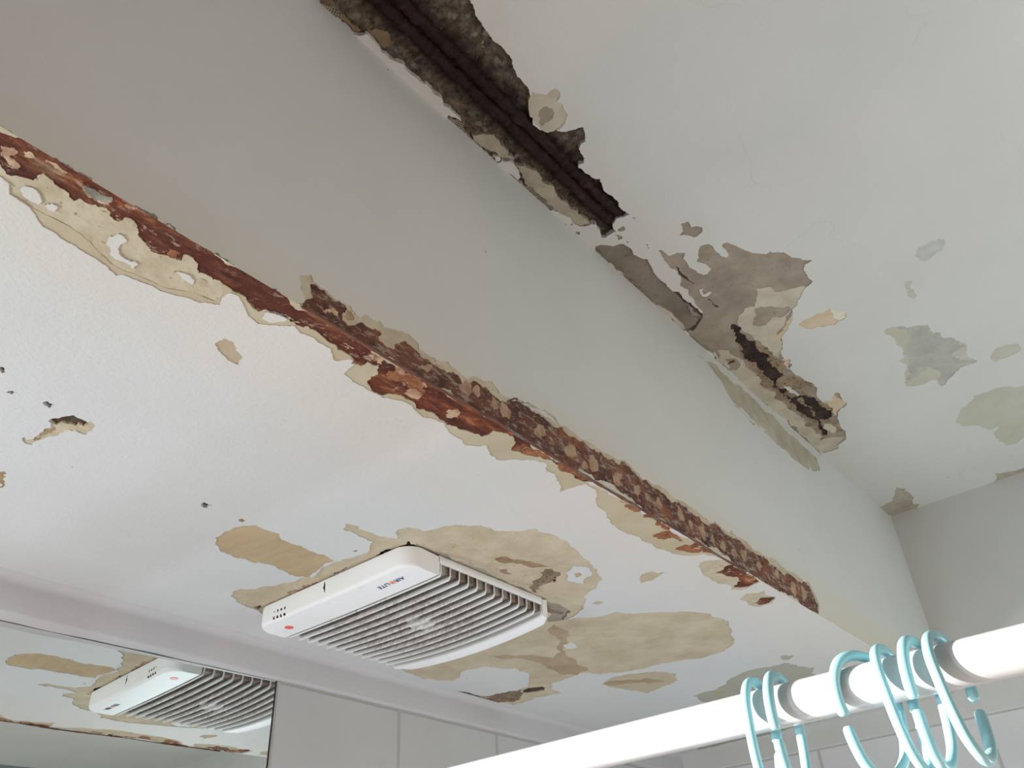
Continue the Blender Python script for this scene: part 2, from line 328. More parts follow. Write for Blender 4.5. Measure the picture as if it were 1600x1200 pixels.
# ------------------------------------------------------------------ damaged surfaces
POLYS = json.loads('''[["LC","tan","lc_long",0.08,[[-0.5217,0.0848],[-0.5282,0.0961],[-0.5309,0.1037],[-0.5403,0.108],[-0.5413,0.1151],[-0.5419,0.1212],[-0.5473,0.1314],[-0.5544,0.1403],[-0.5563,0.1546],[-0.5576,0.1715],[-0.558,0.185],[-0.5608,0.1968],[-0.5648,0.2061],[-0.559,0.2098],[-0.5573,0.2232],[-0.5553,0.2404],[-0.5527,0.2481],[-0.5462,0.2613],[-0.5445,0.2719],[-0.5344,0.285],[-0.5255,0.2809],[-0.5153,0.2817],[-0.5136,0.2886],[-0.5192,0.2977],[-0.5293,0.3102],[-0.532,0.3229],[-0.5203,0.338],[-0.5113,0.3465],[-0.5115,0.3467],[-0.5155,0.3567],[-0.5121,0.3701],[-0.5136,0.383],[-0.5136,0.3914],[-0.524,0.4028],[-0.523,0.4081],[-0.5125,0.4139],[-0.5132,0.422],[-0.5336,0.4247],[-0.5381,0.4389],[-0.5372,0.4539],[-0.5364,0.4693],[-0.5327,0.4878],[-0.5264,0.5015],[-0.5309,0.5204],[-0.5344,0.5328],[-0.5281,0.5445],[-0.5259,0.5575],[-0.5338,0.5721],[-0.5358,0.5902],[-0.5403,0.6064],[-0.533,0.6167],[-0.5236,0.623],[-0.5347,0.6426],[-0.5347,0.6583],[-0.5194,0.6706],[-0.5044,0.6888],[-0.5004,0.7025],[-0.5132,0.7227],[-0.5102,0.715],[-0.5085,0.7303],[-0.517,0.7493],[-0.5315,0.7703],[-0.5148,0.7728],[-0.4966,0.777],[-0.4968,0.7984],[-0.5207,0.8344],[-0.5222,0.8567],[-0.535,0.8845],[-0.5389,0.9236],[-0.5339,0.9557],[-0.5327,0.9847],[-0.5314,1.0146],[-0.5286,1.0372],[-0.5158,1.0607],[-0.4979,1.0698],[-0.487,1.0914],[-0.485,1.0729],[-0.485,0.9199],[-0.485,0.7385],[-0.485,0.5129],[-0.485,0.3859],[-0.485,0.2789],[-0.485,0.1828],[-0.485,0.0633]]],
["LC","cream","lc_inner",0.05,[[-0.5306,0.0931],[-0.5273,0.0997],[-0.5322,0.1075],[-0.5356,0.1056],[-0.54,0.109],[-0.5407,0.1199],[-0.5418,0.132],[-0.5412,0.142],[-0.5405,0.1521],[-0.5422,0.1646],[-0.5486,0.1799],[-0.5553,0.1955],[-0.5533,0.2136],[-0.5515,0.227],[-0.5495,0.2424],[-0.5383,0.26],[-0.5336,0.2804],[-0.524,0.2788],[-0.5098,0.2679],[-0.4989,0.2232],[-0.4944,0.1692],[-0.4938,0.1226],[-0.485,0.0675]]],
["LC","paint","LC",0.12,[[-0.5308,0.1116],[-0.5238,0.1141],[-0.5246,0.1225],[-0.5305,0.1277],[-0.5355,0.1271],[-0.5359,0.1214],[-0.5349,0.1157]]],
["LC","paint","LC",0.12,[[-0.5297,0.1794],[-0.5201,0.1823],[-0.522,0.191],[-0.5299,0.1896],[-0.5361,0.1915],[-0.5411,0.1977],[-0.5392,0.2106],[-0.5474,0.2119],[-0.5464,0.1991],[-0.5448,0.1896],[-0.5368,0.1817]]],
["LC","paint","LC",0.12,[[-0.5323,0.1301],[-0.5271,0.1335],[-0.5277,0.1384],[-0.5337,0.1384],[-0.535,0.1344]]],
["LC","paint","LC",0.12,[[-0.5254,0.2365],[-0.5216,0.2434],[-0.5242,0.2526],[-0.5297,0.2543],[-0.5292,0.2445]]],
["LC","tan","lc_inner",0.12,[[-0.5229,0.2556],[-0.5184,0.2564],[-0.5196,0.262],[-0.5257,0.2632],[-0.5264,0.2598]]],
["LC","paint","LC",0.12,[[-0.5151,0.3167],[-0.507,0.3299],[-0.5087,0.3378],[-0.5153,0.3342],[-0.5236,0.3209]]],
["LC","rust","lintel_soffit",0.15,[[-0.485,0.0619],[-0.5199,0.084],[-0.5192,0.0919],[-0.5242,0.0985],[-0.5205,0.1031],[-0.5187,0.1073],[-0.5167,0.1142],[-0.5087,0.114],[-0.5052,0.1159],[-0.5068,0.1233],[-0.5093,0.1366],[-0.514,0.1429],[-0.5085,0.1454],[-0.5088,0.1518],[-0.5041,0.1603],[-0.5078,0.1679],[-0.5095,0.1763],[-0.5024,0.1771],[-0.5001,0.1807],[-0.5071,0.1916],[-0.5154,0.2017],[-0.5197,0.213],[-0.5158,0.2213],[-0.5141,0.2293],[-0.5122,0.2327],[-0.5039,0.2309],[-0.5023,0.2372],[-0.5064,0.2446],[-0.5145,0.25],[-0.5117,0.2577],[-0.5098,0.2679],[-0.513,0.2821],[-0.5112,0.2909],[-0.513,0.2963],[-0.5179,0.3061],[-0.519,0.3133],[-0.5118,0.3164],[-0.5054,0.333],[-0.5052,0.3484],[-0.5111,0.3223],[-0.5045,0.3323],[-0.5082,0.3441],[-0.5036,0.3562],[-0.5048,0.371],[-0.5077,0.3804],[-0.5079,0.3926],[-0.5092,0.4084],[-0.5166,0.4187],[-0.505,0.4299],[-0.501,0.4405],[-0.5125,0.4498],[-0.5268,0.4498],[-0.5361,0.4623],[-0.5346,0.4785],[-0.5246,0.4857],[-0.5222,0.5031],[-0.5282,0.5178],[-0.5216,0.5348],[-0.5247,0.5532],[-0.5222,0.5723],[-0.5197,0.5889],[-0.5157,0.6073],[-0.4998,0.6058],[-0.4944,0.6197],[-0.497,0.6436],[-0.5107,0.6512],[-0.506,0.6651],[-0.4968,0.6793],[-0.4945,0.6988],[-0.4969,0.683],[-0.4923,0.7035],[-0.4933,0.7202],[-0.494,0.7449],[-0.4971,0.7694],[-0.4865,0.7817],[-0.485,0.7651],[-0.485,0.657],[-0.485,0.5865],[-0.485,0.5005],[-0.485,0.3783],[-0.485,0.2732],[-0.485,0.1775]]],
["LC","flake","lintel_soffit",0.22,[[-0.4916,0.454],[-0.4895,0.4628],[-0.492,0.4789],[-0.4997,0.481],[-0.4995,0.467],[-0.4989,0.4583]]],
["LC","flake","lintel_soffit",0.22,[[-0.5124,0.4879],[-0.5029,0.4898],[-0.5021,0.5003],[-0.5104,0.5072],[-0.5182,0.502],[-0.518,0.4947]]],
["LC","flake","lintel_soffit",0.22,[[-0.5112,0.5451],[-0.5026,0.5482],[-0.5033,0.5582],[-0.5113,0.5638],[-0.5168,0.5556]]],
["LC","flake","lintel_soffit",0.22,[[-0.493,0.4827],[-0.4897,0.4906],[-0.4955,0.4994],[-0.4981,0.492]]],
["LC","flake","lintel_soffit",0.22,[[-0.4925,0.4288],[-0.4889,0.4344],[-0.4977,0.4414],[-0.4988,0.4359]]],
["LC","flake","lintel_soffit",0.22,[[-0.485,0.5419],[-0.485,0.5336],[-0.485,0.5187],[-0.4872,0.5124],[-0.4896,0.5224],[-0.4897,0.5375]]],
["LC","flake","lintel_soffit",0.22,[[-0.5023,0.0843],[-0.5005,0.0874],[-0.4979,0.0915],[-0.4993,0.0948],[-0.5032,0.0946],[-0.507,0.0924],[-0.5083,0.097],[-0.5104,0.102],[-0.5148,0.1027],[-0.514,0.0976],[-0.5126,0.093],[-0.5105,0.088]]],
["LC","flake","lintel_soffit",0.22,[[-0.4964,0.0974],[-0.4937,0.1022],[-0.4993,0.1028],[-0.5009,0.1002]]],
["LC","flake","lintel_soffit",0.22,[[-0.4957,0.1398],[-0.493,0.1435],[-0.4933,0.1496],[-0.4944,0.1562],[-0.4946,0.1624],[-0.4979,0.162],[-0.5017,0.1572],[-0.5014,0.151],[-0.4994,0.144]]],
["LC","flake","lintel_soffit",0.22,[[-0.4913,0.1113],[-0.4898,0.1174],[-0.4913,0.1267],[-0.494,0.1266],[-0.4949,0.1186],[-0.4943,0.1121]]],
["LC","zinc","lintel_soffit",0.2,[[-0.4929,0.1386],[-0.492,0.1473],[-0.4896,0.1601],[-0.4981,0.1617],[-0.5018,0.1542],[-0.5008,0.1444]]],
["LC","orange","lc_long",0.2,[[-0.493,0.8458],[-0.4888,0.8672],[-0.4908,0.8891],[-0.4966,0.879],[-0.4961,0.8597]]],
["LC","orange","lc_long",0.2,[[-0.4921,0.8959],[-0.4884,0.9145],[-0.4892,0.951],[-0.4883,0.9836],[-0.4932,0.9732],[-0.4948,0.9347],[-0.4972,0.9087]]],
["LC","orange","lc_long",0.2,[[-0.5184,0.9647],[-0.4996,0.9629],[-0.4926,0.9881],[-0.4974,1.0125],[-0.5,1.0005],[-0.5082,0.9873]]],
["LC","orange","lc_long",0.2,[[-0.5214,1.0253],[-0.5026,1.0212],[-0.4987,1.0396],[-0.491,1.0575],[-0.5033,1.062],[-0.5141,1.0408]]],
["LC","orange","lc_long",0.2,[[-0.4884,1.0219],[-0.4875,1.0514],[-0.4876,1.0807],[-0.4962,1.0667]]],
["LC","orange","lintel_soffit",0.15,[[-0.5113,0.6537],[-0.5009,0.6518],[-0.4933,0.6533],[-0.4905,0.6714],[-0.489,0.6916],[-0.492,0.7013],[-0.4969,0.6868],[-0.5074,0.6668]]],
["LC","orange","lintel_soffit",0.12,[[-0.4887,0.6988],[-0.4866,0.7191],[-0.4861,0.7461],[-0.4856,0.7741],[-0.4965,0.7686],[-0.4952,0.7424],[-0.4938,0.717]]],
["LC","orange","lintel_soffit",0.2,[[-0.5077,0.218],[-0.5048,0.227],[-0.5131,0.2287],[-0.5148,0.2207]]],
["LC","orange","lintel_soffit",0.22,[[-0.5035,0.4493],[-0.4971,0.4647],[-0.4931,0.4969],[-0.5044,0.5055],[-0.506,0.4844],[-0.5128,0.4635]]],
["LC","cream","lc_blob",0.12,[[-0.5273,1.1051],[-0.5182,1.0939],[-0.5104,1.0919],[-0.4933,1.1029],[-0.487,1.122],[-0.485,1.1433],[-0.485,1.1674],[-0.485,1.2016],[-0.4888,1.2297],[-0.5053,1.2351],[-0.5179,1.2393],[-0.5274,1.2373],[-0.5347,1.221],[-0.5276,1.2109],[-0.5347,1.1915],[-0.5379,1.1593],[-0.5368,1.1327]]],
["LC","rust","lc_blob",0.2,[[-0.5209,1.141],[-0.5057,1.1443],[-0.4913,1.1362],[-0.4885,1.1435],[-0.4872,1.173],[-0.485,1.2052],[-0.4888,1.2297],[-0.5129,1.2364],[-0.5301,1.2223],[-0.508,1.2066],[-0.5121,1.1816],[-0.5162,1.1637]]],
["LC","cream","lc_drop",0.12,[[-0.5462,1.2699],[-0.5279,1.2588],[-0.5122,1.2697],[-0.5014,1.2657],[-0.5071,1.2878],[-0.4995,1.3086],[-0.5162,1.3285],[-0.5387,1.33],[-0.5485,1.306]]],
["LC","rust","lc_drop",0.2,[[-0.5441,1.3082],[-0.5208,1.294],[-0.4999,1.3094],[-0.5162,1.3247],[-0.5366,1.3258]]],
["LC","tan","lc_fish",0.12,[[-0.613,1.0781],[-0.6004,1.0641],[-0.5838,1.0658],[-0.5826,1.0779],[-0.5711,1.0848],[-0.5855,1.0911],[-0.6066,1.0962],[-0.6194,1.0937]]],
["LC","tan","lc_speck",0.12,[[-0.7204,1.1032],[-0.711,1.101],[-0.7057,1.1156],[-0.7193,1.1183]]],
["LC","tan2","lc_left_dab",0.12,[[-0.583,0.3133],[-0.5709,0.3145],[-0.5694,0.3237],[-0.5784,0.335],[-0.5815,0.3429],[-0.5948,0.3467],[-0.5954,0.335],[-0.5898,0.3214]]],
["LC","cream","lc_hole",0.15,[[-0.8552,0.2687],[-0.8583,0.2722],[-0.8418,0.2775],[-0.8183,0.2792],[-0.8092,0.2755],[-0.7912,0.2787],[-0.7818,0.2838],[-0.7831,0.2929],[-0.7847,0.2997],[-0.7803,0.302],[-0.7951,0.3108],[-0.8078,0.3113],[-0.8077,0.2991],[-0.8179,0.2925],[-0.8346,0.2891],[-0.8459,0.2846],[-0.8582,0.2813],[-0.8645,0.2827],[-0.8669,0.2771],[-0.8661,0.2734]]],
["LC","dark","lc_hole",0.2,[[-0.8112,0.2756],[-0.7923,0.2776],[-0.7826,0.2843],[-0.7842,0.2918],[-0.7847,0.2997],[-0.7899,0.303],[-0.7959,0.3014],[-0.7989,0.2962],[-0.8037,0.2852],[-0.8126,0.2805]]],
["LC","brown","lc_hole",0.2,[[-0.8538,0.2767],[-0.8418,0.2775],[-0.8248,0.2792],[-0.8175,0.2822],[-0.8299,0.285],[-0.8455,0.2827],[-0.8572,0.2809]]],
["LC","dark","lc_pit",0.2,[[-0.7821,0.2527],[-0.7765,0.255],[-0.7762,0.2613],[-0.7845,0.263],[-0.7856,0.258]]],
["LC","dark","lc_pit2",0.2,[[-0.789,0.2206],[-0.7827,0.223],[-0.7822,0.2284],[-0.7887,0.2258]]],
["LC","dark","lc_pit3",0.2,[[-0.7539,0.1971],[-0.7515,0.2004],[-0.7582,0.2061],[-0.7618,0.2044],[-0.7595,0.1997]]],
["LC","brown","lc_pit4",0.25,[[-0.944,0.2833],[-0.9386,0.2877],[-0.9538,0.2938],[-0.9667,0.3015],[-0.9782,0.3005],[-0.9794,0.2993]]],
["LC","dark","lc_scuff",0.25,[[-0.8585,0.4821],[-0.8494,0.4815],[-0.8509,0.487],[-0.8522,0.4928],[-0.862,0.4922]]],
["LC","brown","lc_scuff",0.25,[[-0.8611,0.5376],[-0.8542,0.5397],[-0.8586,0.5453],[-0.8635,0.544]]],
["LC","wood","lc_tongue",0.12,[[-0.9385,0.5568],[-0.9161,0.5472],[-0.9066,0.5463],[-0.8731,0.5495],[-0.8582,0.5619],[-0.86,0.5789],[-0.8579,0.5973],[-0.8695,0.6104],[-0.8679,0.6427],[-0.8728,0.6728],[-0.8736,0.705],[-0.8917,0.702],[-0.9143,0.7072],[-0.9404,0.7148],[-0.9527,0.6882],[-0.9482,0.667],[-0.9438,0.6463],[-0.9521,0.6312],[-0.9556,0.6005],[-0.9537,0.5751]]],
["LC","plaster","lc_fan",0.1,[[-1.0733,0.6754],[-1.0548,0.6667],[-1.0396,0.6691],[-1.025,0.6851],[-1.0026,0.6953],[-0.9743,0.7053],[-0.9379,0.7175],[-0.9099,0.7081],[-0.8756,0.7067],[-0.8517,0.7136],[-0.8196,0.7173],[-0.7924,0.6994],[-0.7936,0.6757],[-0.7919,0.6479],[-0.777,0.6392],[-0.7712,0.6557],[-0.7761,0.6688],[-0.7752,0.6949],[-0.7646,0.7173],[-0.7453,0.6988],[-0.7308,0.7031],[-0.7227,0.7279],[-0.7009,0.7343],[-0.6774,0.7481],[-0.6603,0.7691],[-0.6586,0.7927],[-0.643,0.8112],[-0.6168,0.8276],[-0.6105,0.8642],[-0.617,0.9137],[-0.6275,0.9651],[-0.6371,1.0011],[-0.6514,1.0313],[-0.6811,1.0601],[-0.7132,1.0707],[-0.739,1.1062],[-0.7778,1.1308],[-0.799,1.1307],[-0.774,1.1373],[-0.7651,1.1521],[-0.7166,1.1658],[-0.6923,1.2008],[-0.6618,1.2267],[-0.6285,1.2637],[-0.6175,1.3091],[-0.6118,1.3581],[-0.6221,1.3818],[-0.6446,1.4395],[-0.6773,1.4808],[-0.7464,1.495],[-0.7924,1.474],[-0.8607,1.4611],[-0.9284,1.4272],[-0.9426,1.3985],[-0.9596,1.3899],[-0.994,1.3966],[-1.0375,1.406],[-1.0548,1.4364],[-1.0593,1.4708],[-1.0998,1.4618],[-1.1183,1.4528],[-1.1822,1.4587],[-1.1936,1.4015],[-1.1974,1.3605],[-1.1931,1.3118],[-1.1969,1.263],[-1.1857,1.2895],[-1.1781,1.3463],[-1.1752,1.388],[-1.14,1.3851],[-1.1056,1.3822],[-1.0725,1.3763],[-1.0179,1.3088],[-1.0155,1.2662],[-1.0474,1.213],[-1.0986,1.2058],[-1.1249,1.2275],[-1.1459,1.2331],[-1.1752,1.1835],[-1.1649,1.1223],[-1.1207,1.028],[-1.0994,0.8395],[-1.0996,0.7545],[-1.0916,0.7157]]],
["LC","paint","LC",0.15,[[-0.6782,0.9773],[-0.6537,0.9632],[-0.6434,0.9808],[-0.6575,1.0134],[-0.6853,1.0289],[-0.6888,1.0107]]],
["LC","tan2","lc_fan",0.12,[[-0.669,0.9872],[-0.6623,0.9889],[-0.6681,1.002],[-0.6768,1.001]]],
["LC","cream","lc_fan",0.15,[[-0.7468,0.7474],[-0.7242,0.7886],[-0.7201,0.8474],[-0.7249,0.8805],[-0.7027,0.9173],[-0.7043,0.9492],[-0.7291,0.993],[-0.7626,1.0165],[-0.7594,0.9747],[-0.7578,0.919],[-0.7559,0.8603],[-0.7541,0.8051],[-0.7561,0.7667]]],
["LC","brown","lc_fan",0.1,[[-0.7184,0.8618],[-0.702,0.8705],[-0.6936,0.8945],[-0.6868,0.9212],[-0.6749,0.9511],[-0.6916,0.9332],[-0.7021,0.9048],[-0.722,0.8771]]],
["LC","brown","lc_fan",0.15,[[-0.7396,0.8977],[-0.729,0.9024],[-0.7357,0.9221],[-0.7435,0.9138]]],
["LC","grime","lc_fan",0.2,[[-0.7043,0.9492],[-0.6827,0.9521],[-0.6892,0.9792],[-0.7093,0.9928],[-0.7317,0.9901],[-0.7588,1.0053],[-0.7551,0.9943]]],
["LC","dark","lc_fan",0.15,[[-0.699,0.9757],[-0.6981,0.9808],[-0.7077,0.9946],[-0.7133,0.9956]]],
["LC","dark","lc_fan",0.2,[[-0.8302,0.7364],[-0.8054,0.7324],[-0.7794,0.7362],[-0.7602,0.7367],[-0.7623,0.7542],[-0.7738,0.7623],[-0.7881,0.7447],[-0.8144,0.7409]]],
["LC","grime","lc_fan",0.2,[[-0.7816,1.1008],[-0.7593,1.092],[-0.785,1.1228],[-0.8125,1.1273],[-0.8123,1.1097]]],
["LC","stain","lc_fan",0.12,[[-1.0079,1.1683],[-0.9777,1.1934],[-0.9473,1.2391],[-0.9323,1.2775],[-0.9026,1.2605],[-0.8645,1.2068],[-0.8508,1.1583],[-0.8237,1.1366],[-0.825,1.1787],[-0.8373,1.2008],[-0.8559,1.2166],[-0.8835,1.2425],[-0.9049,1.2782],[-0.9098,1.3145],[-0.9321,1.3878],[-0.9615,1.3924],[-0.986,1.3702],[-0.9781,1.3218],[-0.9675,1.2789],[-0.9822,1.2191]]],
["LC","paint","LC",0.2,[[-0.8756,1.2321],[-0.8577,1.2296],[-0.8607,1.2494],[-0.8735,1.2581],[-0.883,1.2491]]],
["LC","grime","lc_fan",0.2,[[-1.183,1.3592],[-1.1408,1.3708],[-1.129,1.372],[-1.0993,1.3899],[-1.1249,1.4172],[-1.168,1.4418],[-1.1874,1.4176]]],
["LC","dark","lc_fan",0.1,[[-1.1036,1.3952],[-1.0792,1.3885],[-1.0583,1.4012],[-1.0712,1.4295],[-1.0963,1.4254],[-1.1113,1.4123]]],
["LC","dark","lc_fan",0.1,[[-1.1958,1.2618],[-1.1857,1.2895],[-1.185,1.354],[-1.1907,1.4136],[-1.1995,1.4083],[-1.2006,1.3566],[-1.1993,1.3042]]],
["LC","tan","lc_leaf",0.12,[[-0.9721,1.4853],[-0.9372,1.4648],[-0.8969,1.4648],[-0.8646,1.4845],[-0.8373,1.5122],[-0.8255,1.5382],[-0.8478,1.5848],[-0.8727,1.5979],[-0.89,1.5978],[-0.942,1.6147],[-0.9573,1.5554],[-0.9675,1.5088]]],
["LC","stain","lc_leaf",0.15,[[-0.966,1.4851],[-0.9382,1.4834],[-0.9102,1.5022],[-0.8826,1.5305],[-0.8686,1.5723],[-0.9006,1.559],[-0.9208,1.5271],[-0.9572,1.5111]]],
["LC","olive","lc_rod",0.12,[[-0.8876,1.7133],[-0.8474,1.7032],[-0.8223,1.7049],[-0.7681,1.6598],[-0.7331,1.6427],[-0.6673,1.6515],[-0.6466,1.6514],[-0.6177,1.7288],[-0.638,1.7625],[-0.6633,1.9283],[-0.6757,2.088],[-0.7209,2.1624],[-0.8288,2.1657],[-0.9781,2.1865],[-1.1067,2.1833],[-1.1437,2.1804],[-1.0262,2.0385],[-0.9334,1.9645]]],
["LC","tan2","lc_rod",0.12,[[-0.849,1.7289],[-0.824,1.7235],[-0.8198,1.7424],[-0.8429,1.7475]]],
["LC","olive","lc_dash",0.12,[[-0.6388,1.6081],[-0.6253,1.6059],[-0.6118,1.6216],[-0.6326,1.6394],[-0.641,1.6259]]],
["LC","plasterdk","lc_fan",0.08,[[-0.7585,0.7466],[-0.7595,0.7788],[-0.7607,0.8285],[-0.7593,0.9044],[-0.7608,0.9904],[-0.7613,1.0703],[-0.768,1.1032],[-0.8019,1.1302],[-0.8251,1.1209],[-0.784,1.0698],[-0.783,1.0179],[-0.7776,0.9254],[-0.7754,0.8443],[-0.7754,0.7905],[-0.7741,0.7633]]],
["LC","grime","lc_fan",0.15,[[-0.771,0.7848],[-0.7704,0.79],[-0.7716,0.8228],[-0.7747,0.8587],[-0.768,0.8772],[-0.7629,0.9005],[-0.767,0.9039],[-0.7724,0.882],[-0.7782,0.8612],[-0.7756,0.8246]]],
["LC","grime","lc_fan",0.2,[[-0.7773,0.9529],[-0.7694,0.9719],[-0.7798,1.0289],[-0.7793,1.0907],[-0.7871,1.1139],[-0.7925,1.0918],[-0.7871,1.032],[-0.7765,0.9747]]],
["LC","dark","lc_fan",0.15,[[-0.7744,0.7408],[-0.7645,0.7447],[-0.764,0.7545],[-0.7746,0.7627],[-0.7789,0.7498]]],
["LC","brown","lc_fan",0.2,[[-1.0092,0.7281],[-1.0016,0.7276],[-0.9897,0.7325],[-0.961,0.7358],[-0.9415,0.7374],[-0.9447,0.7418],[-0.9659,0.7398],[-0.9954,0.7371],[-1.0069,0.734],[-1.0151,0.7361]]],
["LC","dark","lc_fan",0.2,[[-0.9238,0.7336],[-0.9093,0.7323],[-0.896,0.7342],[-0.8821,0.7309],[-0.8825,0.7346],[-0.8893,0.7383],[-0.9008,0.7383],[-0.9148,0.737]]],
["LC","dark","lc_fan",0.2,[[-1.0847,0.7263],[-1.0748,0.7299],[-1.0843,0.7414],[-1.0911,0.7398]]],
["LC","brown","lc_fan",0.2,[[-0.8284,0.7011],[-0.8257,0.704],[-0.8316,0.7061],[-0.8338,0.7026]]],
["BF","cream","bf_cream",0.1,[[0.3302,2.1008],[0.335,2.105],[0.3352,2.113],[0.3302,2.1189],[0.328,2.1289],[0.3295,2.1346],[0.3367,2.1383],[0.3402,2.1419],[0.3436,2.1359],[0.3505,2.1334],[0.3594,2.134],[0.3688,2.1312],[0.3779,2.1323],[0.3884,2.1341],[0.3959,2.1282],[0.4019,2.1283],[0.4063,2.1358],[0.4137,2.1355],[0.4248,2.1386],[0.4301,2.1345],[0.4414,2.1382],[0.4543,2.1441],[0.465,2.1454],[0.4773,2.1413],[0.4801,2.1343],[0.4953,2.1342],[0.5066,2.1342],[0.503,2.1319],[0.5211,2.1418],[0.5363,2.1369],[0.5519,2.1346],[0.5684,2.1459],[0.5921,2.1528],[0.605,2.1431],[0.6224,2.1441],[0.6482,2.1521],[0.6785,2.157],[0.7016,2.1566],[0.7166,2.1507],[0.6265,2.15],[0.6372,2.1503],[0.6672,2.1575],[0.6943,2.1606],[0.7079,2.1599],[0.7168,2.1526],[0.7415,2.1552],[0.7534,2.1519],[0.7837,2.155],[0.8051,2.1525],[0.8374,2.1558],[0.8577,2.1628],[0.8716,2.1609],[0.8848,2.1556],[0.9144,2.1551],[0.9461,2.1582],[0.9618,2.158],[0.9761,2.1524],[1.0217,2.1565],[1.0447,2.1568],[1.084,2.1512],[1.1287,2.155],[1.1817,2.1576],[1.2202,2.153],[1.2622,2.1524],[1.3227,2.1551],[1.3701,2.1567],[1.4372,2.1596],[1.4526,2.1437],[1.4615,2.1241],[1.4445,2.1018],[1.3705,2.1],[1.1873,2.1],[0.9053,2.1],[0.6209,2.1],[0.5029,2.1],[0.374,2.1]]],
["BF","rust","lintel_face",0.16,[[0.3377,2.109],[0.3454,2.1184],[0.3423,2.1268],[0.3412,2.132],[0.3481,2.1353],[0.3528,2.1326],[0.3596,2.1323],[0.3665,2.1309],[0.3722,2.131],[0.3815,2.1322],[0.3852,2.1286],[0.38,2.1207],[0.3806,2.114],[0.3865,2.1119],[0.3956,2.1162],[0.4022,2.1243],[0.4095,2.1234],[0.4204,2.1275],[0.4266,2.1276],[0.4281,2.1225],[0.4271,2.1161],[0.4348,2.1134],[0.4461,2.1163],[0.4496,2.1255],[0.4599,2.135],[0.4679,2.1335],[0.4774,2.1315],[0.4857,2.1263],[0.4995,2.1266],[0.5108,2.1303],[0.503,2.1293],[0.5209,2.1286],[0.5378,2.1337],[0.5453,2.1259],[0.5682,2.1404],[0.5813,2.1405],[0.5977,2.1353],[0.6149,2.1371],[0.648,2.1501],[0.6778,2.151],[0.7085,2.1499],[0.6258,2.1428],[0.6479,2.1495],[0.6625,2.1482],[0.6928,2.1485],[0.7165,2.1504],[0.7447,2.1494],[0.7741,2.15],[0.8001,2.1498],[0.8369,2.1535],[0.8753,2.1563],[0.9032,2.1507],[0.9547,2.1521],[1.0031,2.1513],[1.0473,2.1481],[1.0895,2.1498],[1.1394,2.1503],[1.192,2.1508],[1.239,2.1487],[1.2882,2.1465],[1.3512,2.1511],[1.4257,2.1545],[1.4452,2.1453],[1.4563,2.1228],[1.4425,2.1013],[1.3705,2.1],[1.1873,2.1],[0.9053,2.1],[0.6209,2.1],[0.5029,2.1],[0.374,2.1],[0.3366,2.1004],[0.3351,2.1039]]],
["BF","key","lintel_face",0.2,[[0.4995,2.125],[0.4997,2.1213],[0.4944,2.1155],[0.4892,2.1141],[0.484,2.1132],[0.4867,2.1188],[0.4915,2.1237],[0.4982,2.1284]]],
["BF","key","lintel_face",0.2,[[0.5594,2.1295],[0.5608,2.1228],[0.5543,2.1153],[0.5476,2.1151],[0.5407,2.1161],[0.5438,2.1249],[0.549,2.1317],[0.5571,2.1363]]],
["BF","key","lintel_face",0.2,[[0.6219,2.1299],[0.6231,2.1217],[0.6162,2.1171],[0.6096,2.1135],[0.6051,2.1186],[0.6074,2.1266],[0.6108,2.1352],[0.6177,2.1342]]],
["BF","key","lintel_face",0.2,[[0.6851,2.1308],[0.6867,2.1245],[0.6786,2.1184],[0.6714,2.1166],[0.6649,2.1181],[0.6694,2.1262],[0.6745,2.1335],[0.6829,2.1363]]],
["BF","key","lintel_face",0.2,[[0.7489,2.1343],[0.7448,2.1272],[0.739,2.1192],[0.731,2.1187],[0.7264,2.121],[0.7266,2.1275],[0.7356,2.133],[0.7445,2.1379]]],
["BF","key","lintel_face",0.2,[[0.6877,2.1332],[0.689,2.1266],[0.6805,2.121],[0.6731,2.1178],[0.6674,2.1204],[0.6717,2.1282],[0.6764,2.1361],[0.6846,2.1376]]],
["BF","key","lintel_face",0.2,[[0.7469,2.132],[0.7486,2.1236],[0.7394,2.1158],[0.731,2.1155],[0.7228,2.1178],[0.7278,2.1281],[0.7343,2.1364],[0.7446,2.1402]]],
["BF","key","lintel_face",0.2,[[0.7956,2.1327],[0.7945,2.1224],[0.7868,2.1173],[0.7785,2.1128],[0.7751,2.1211],[0.7765,2.13],[0.7817,2.1396],[0.7893,2.1366]]],
["BF","key","lintel_face",0.2,[[0.8482,2.1332],[0.843,2.1243],[0.8375,2.1159],[0.8289,2.1153],[0.826,2.1212],[0.8246,2.1291],[0.8337,2.1347],[0.8417,2.1369]]],
["BF","key","lintel_face",0.2,[[0.8923,2.1319],[0.891,2.1253],[0.8851,2.1181],[0.8787,2.1198],[0.8729,2.1219],[0.8752,2.1296],[0.8821,2.1342],[0.8903,2.1383]]],
["BF","key","lintel_face",0.2,[[0.9433,2.1308],[0.9445,2.1231],[0.9386,2.1186],[0.9333,2.1194],[0.9283,2.1233],[0.9316,2.1311],[0.9355,2.1374],[0.9418,2.1381]]],
["BF","key","lintel_face",0.2,[[1.005,2.1374],[1.0049,2.1273],[0.9972,2.1236],[0.9899,2.1207],[0.9861,2.1283],[0.9893,2.1372],[0.994,2.1466],[1.001,2.1433]]],
["BF","key","lintel_face",0.2,[[1.0654,2.1305],[1.062,2.1215],[1.0571,2.1122],[1.0504,2.1159],[1.0464,2.1219],[1.0467,2.1321],[1.0544,2.1358],[1.0619,2.1387]]],
["BF","key","lintel_face",0.2,[[1.1235,2.1269],[1.1235,2.1211],[1.1163,2.1159],[1.1104,2.1168],[1.1046,2.1188],[1.1091,2.1256],[1.115,2.1304],[1.1229,2.1329]]],
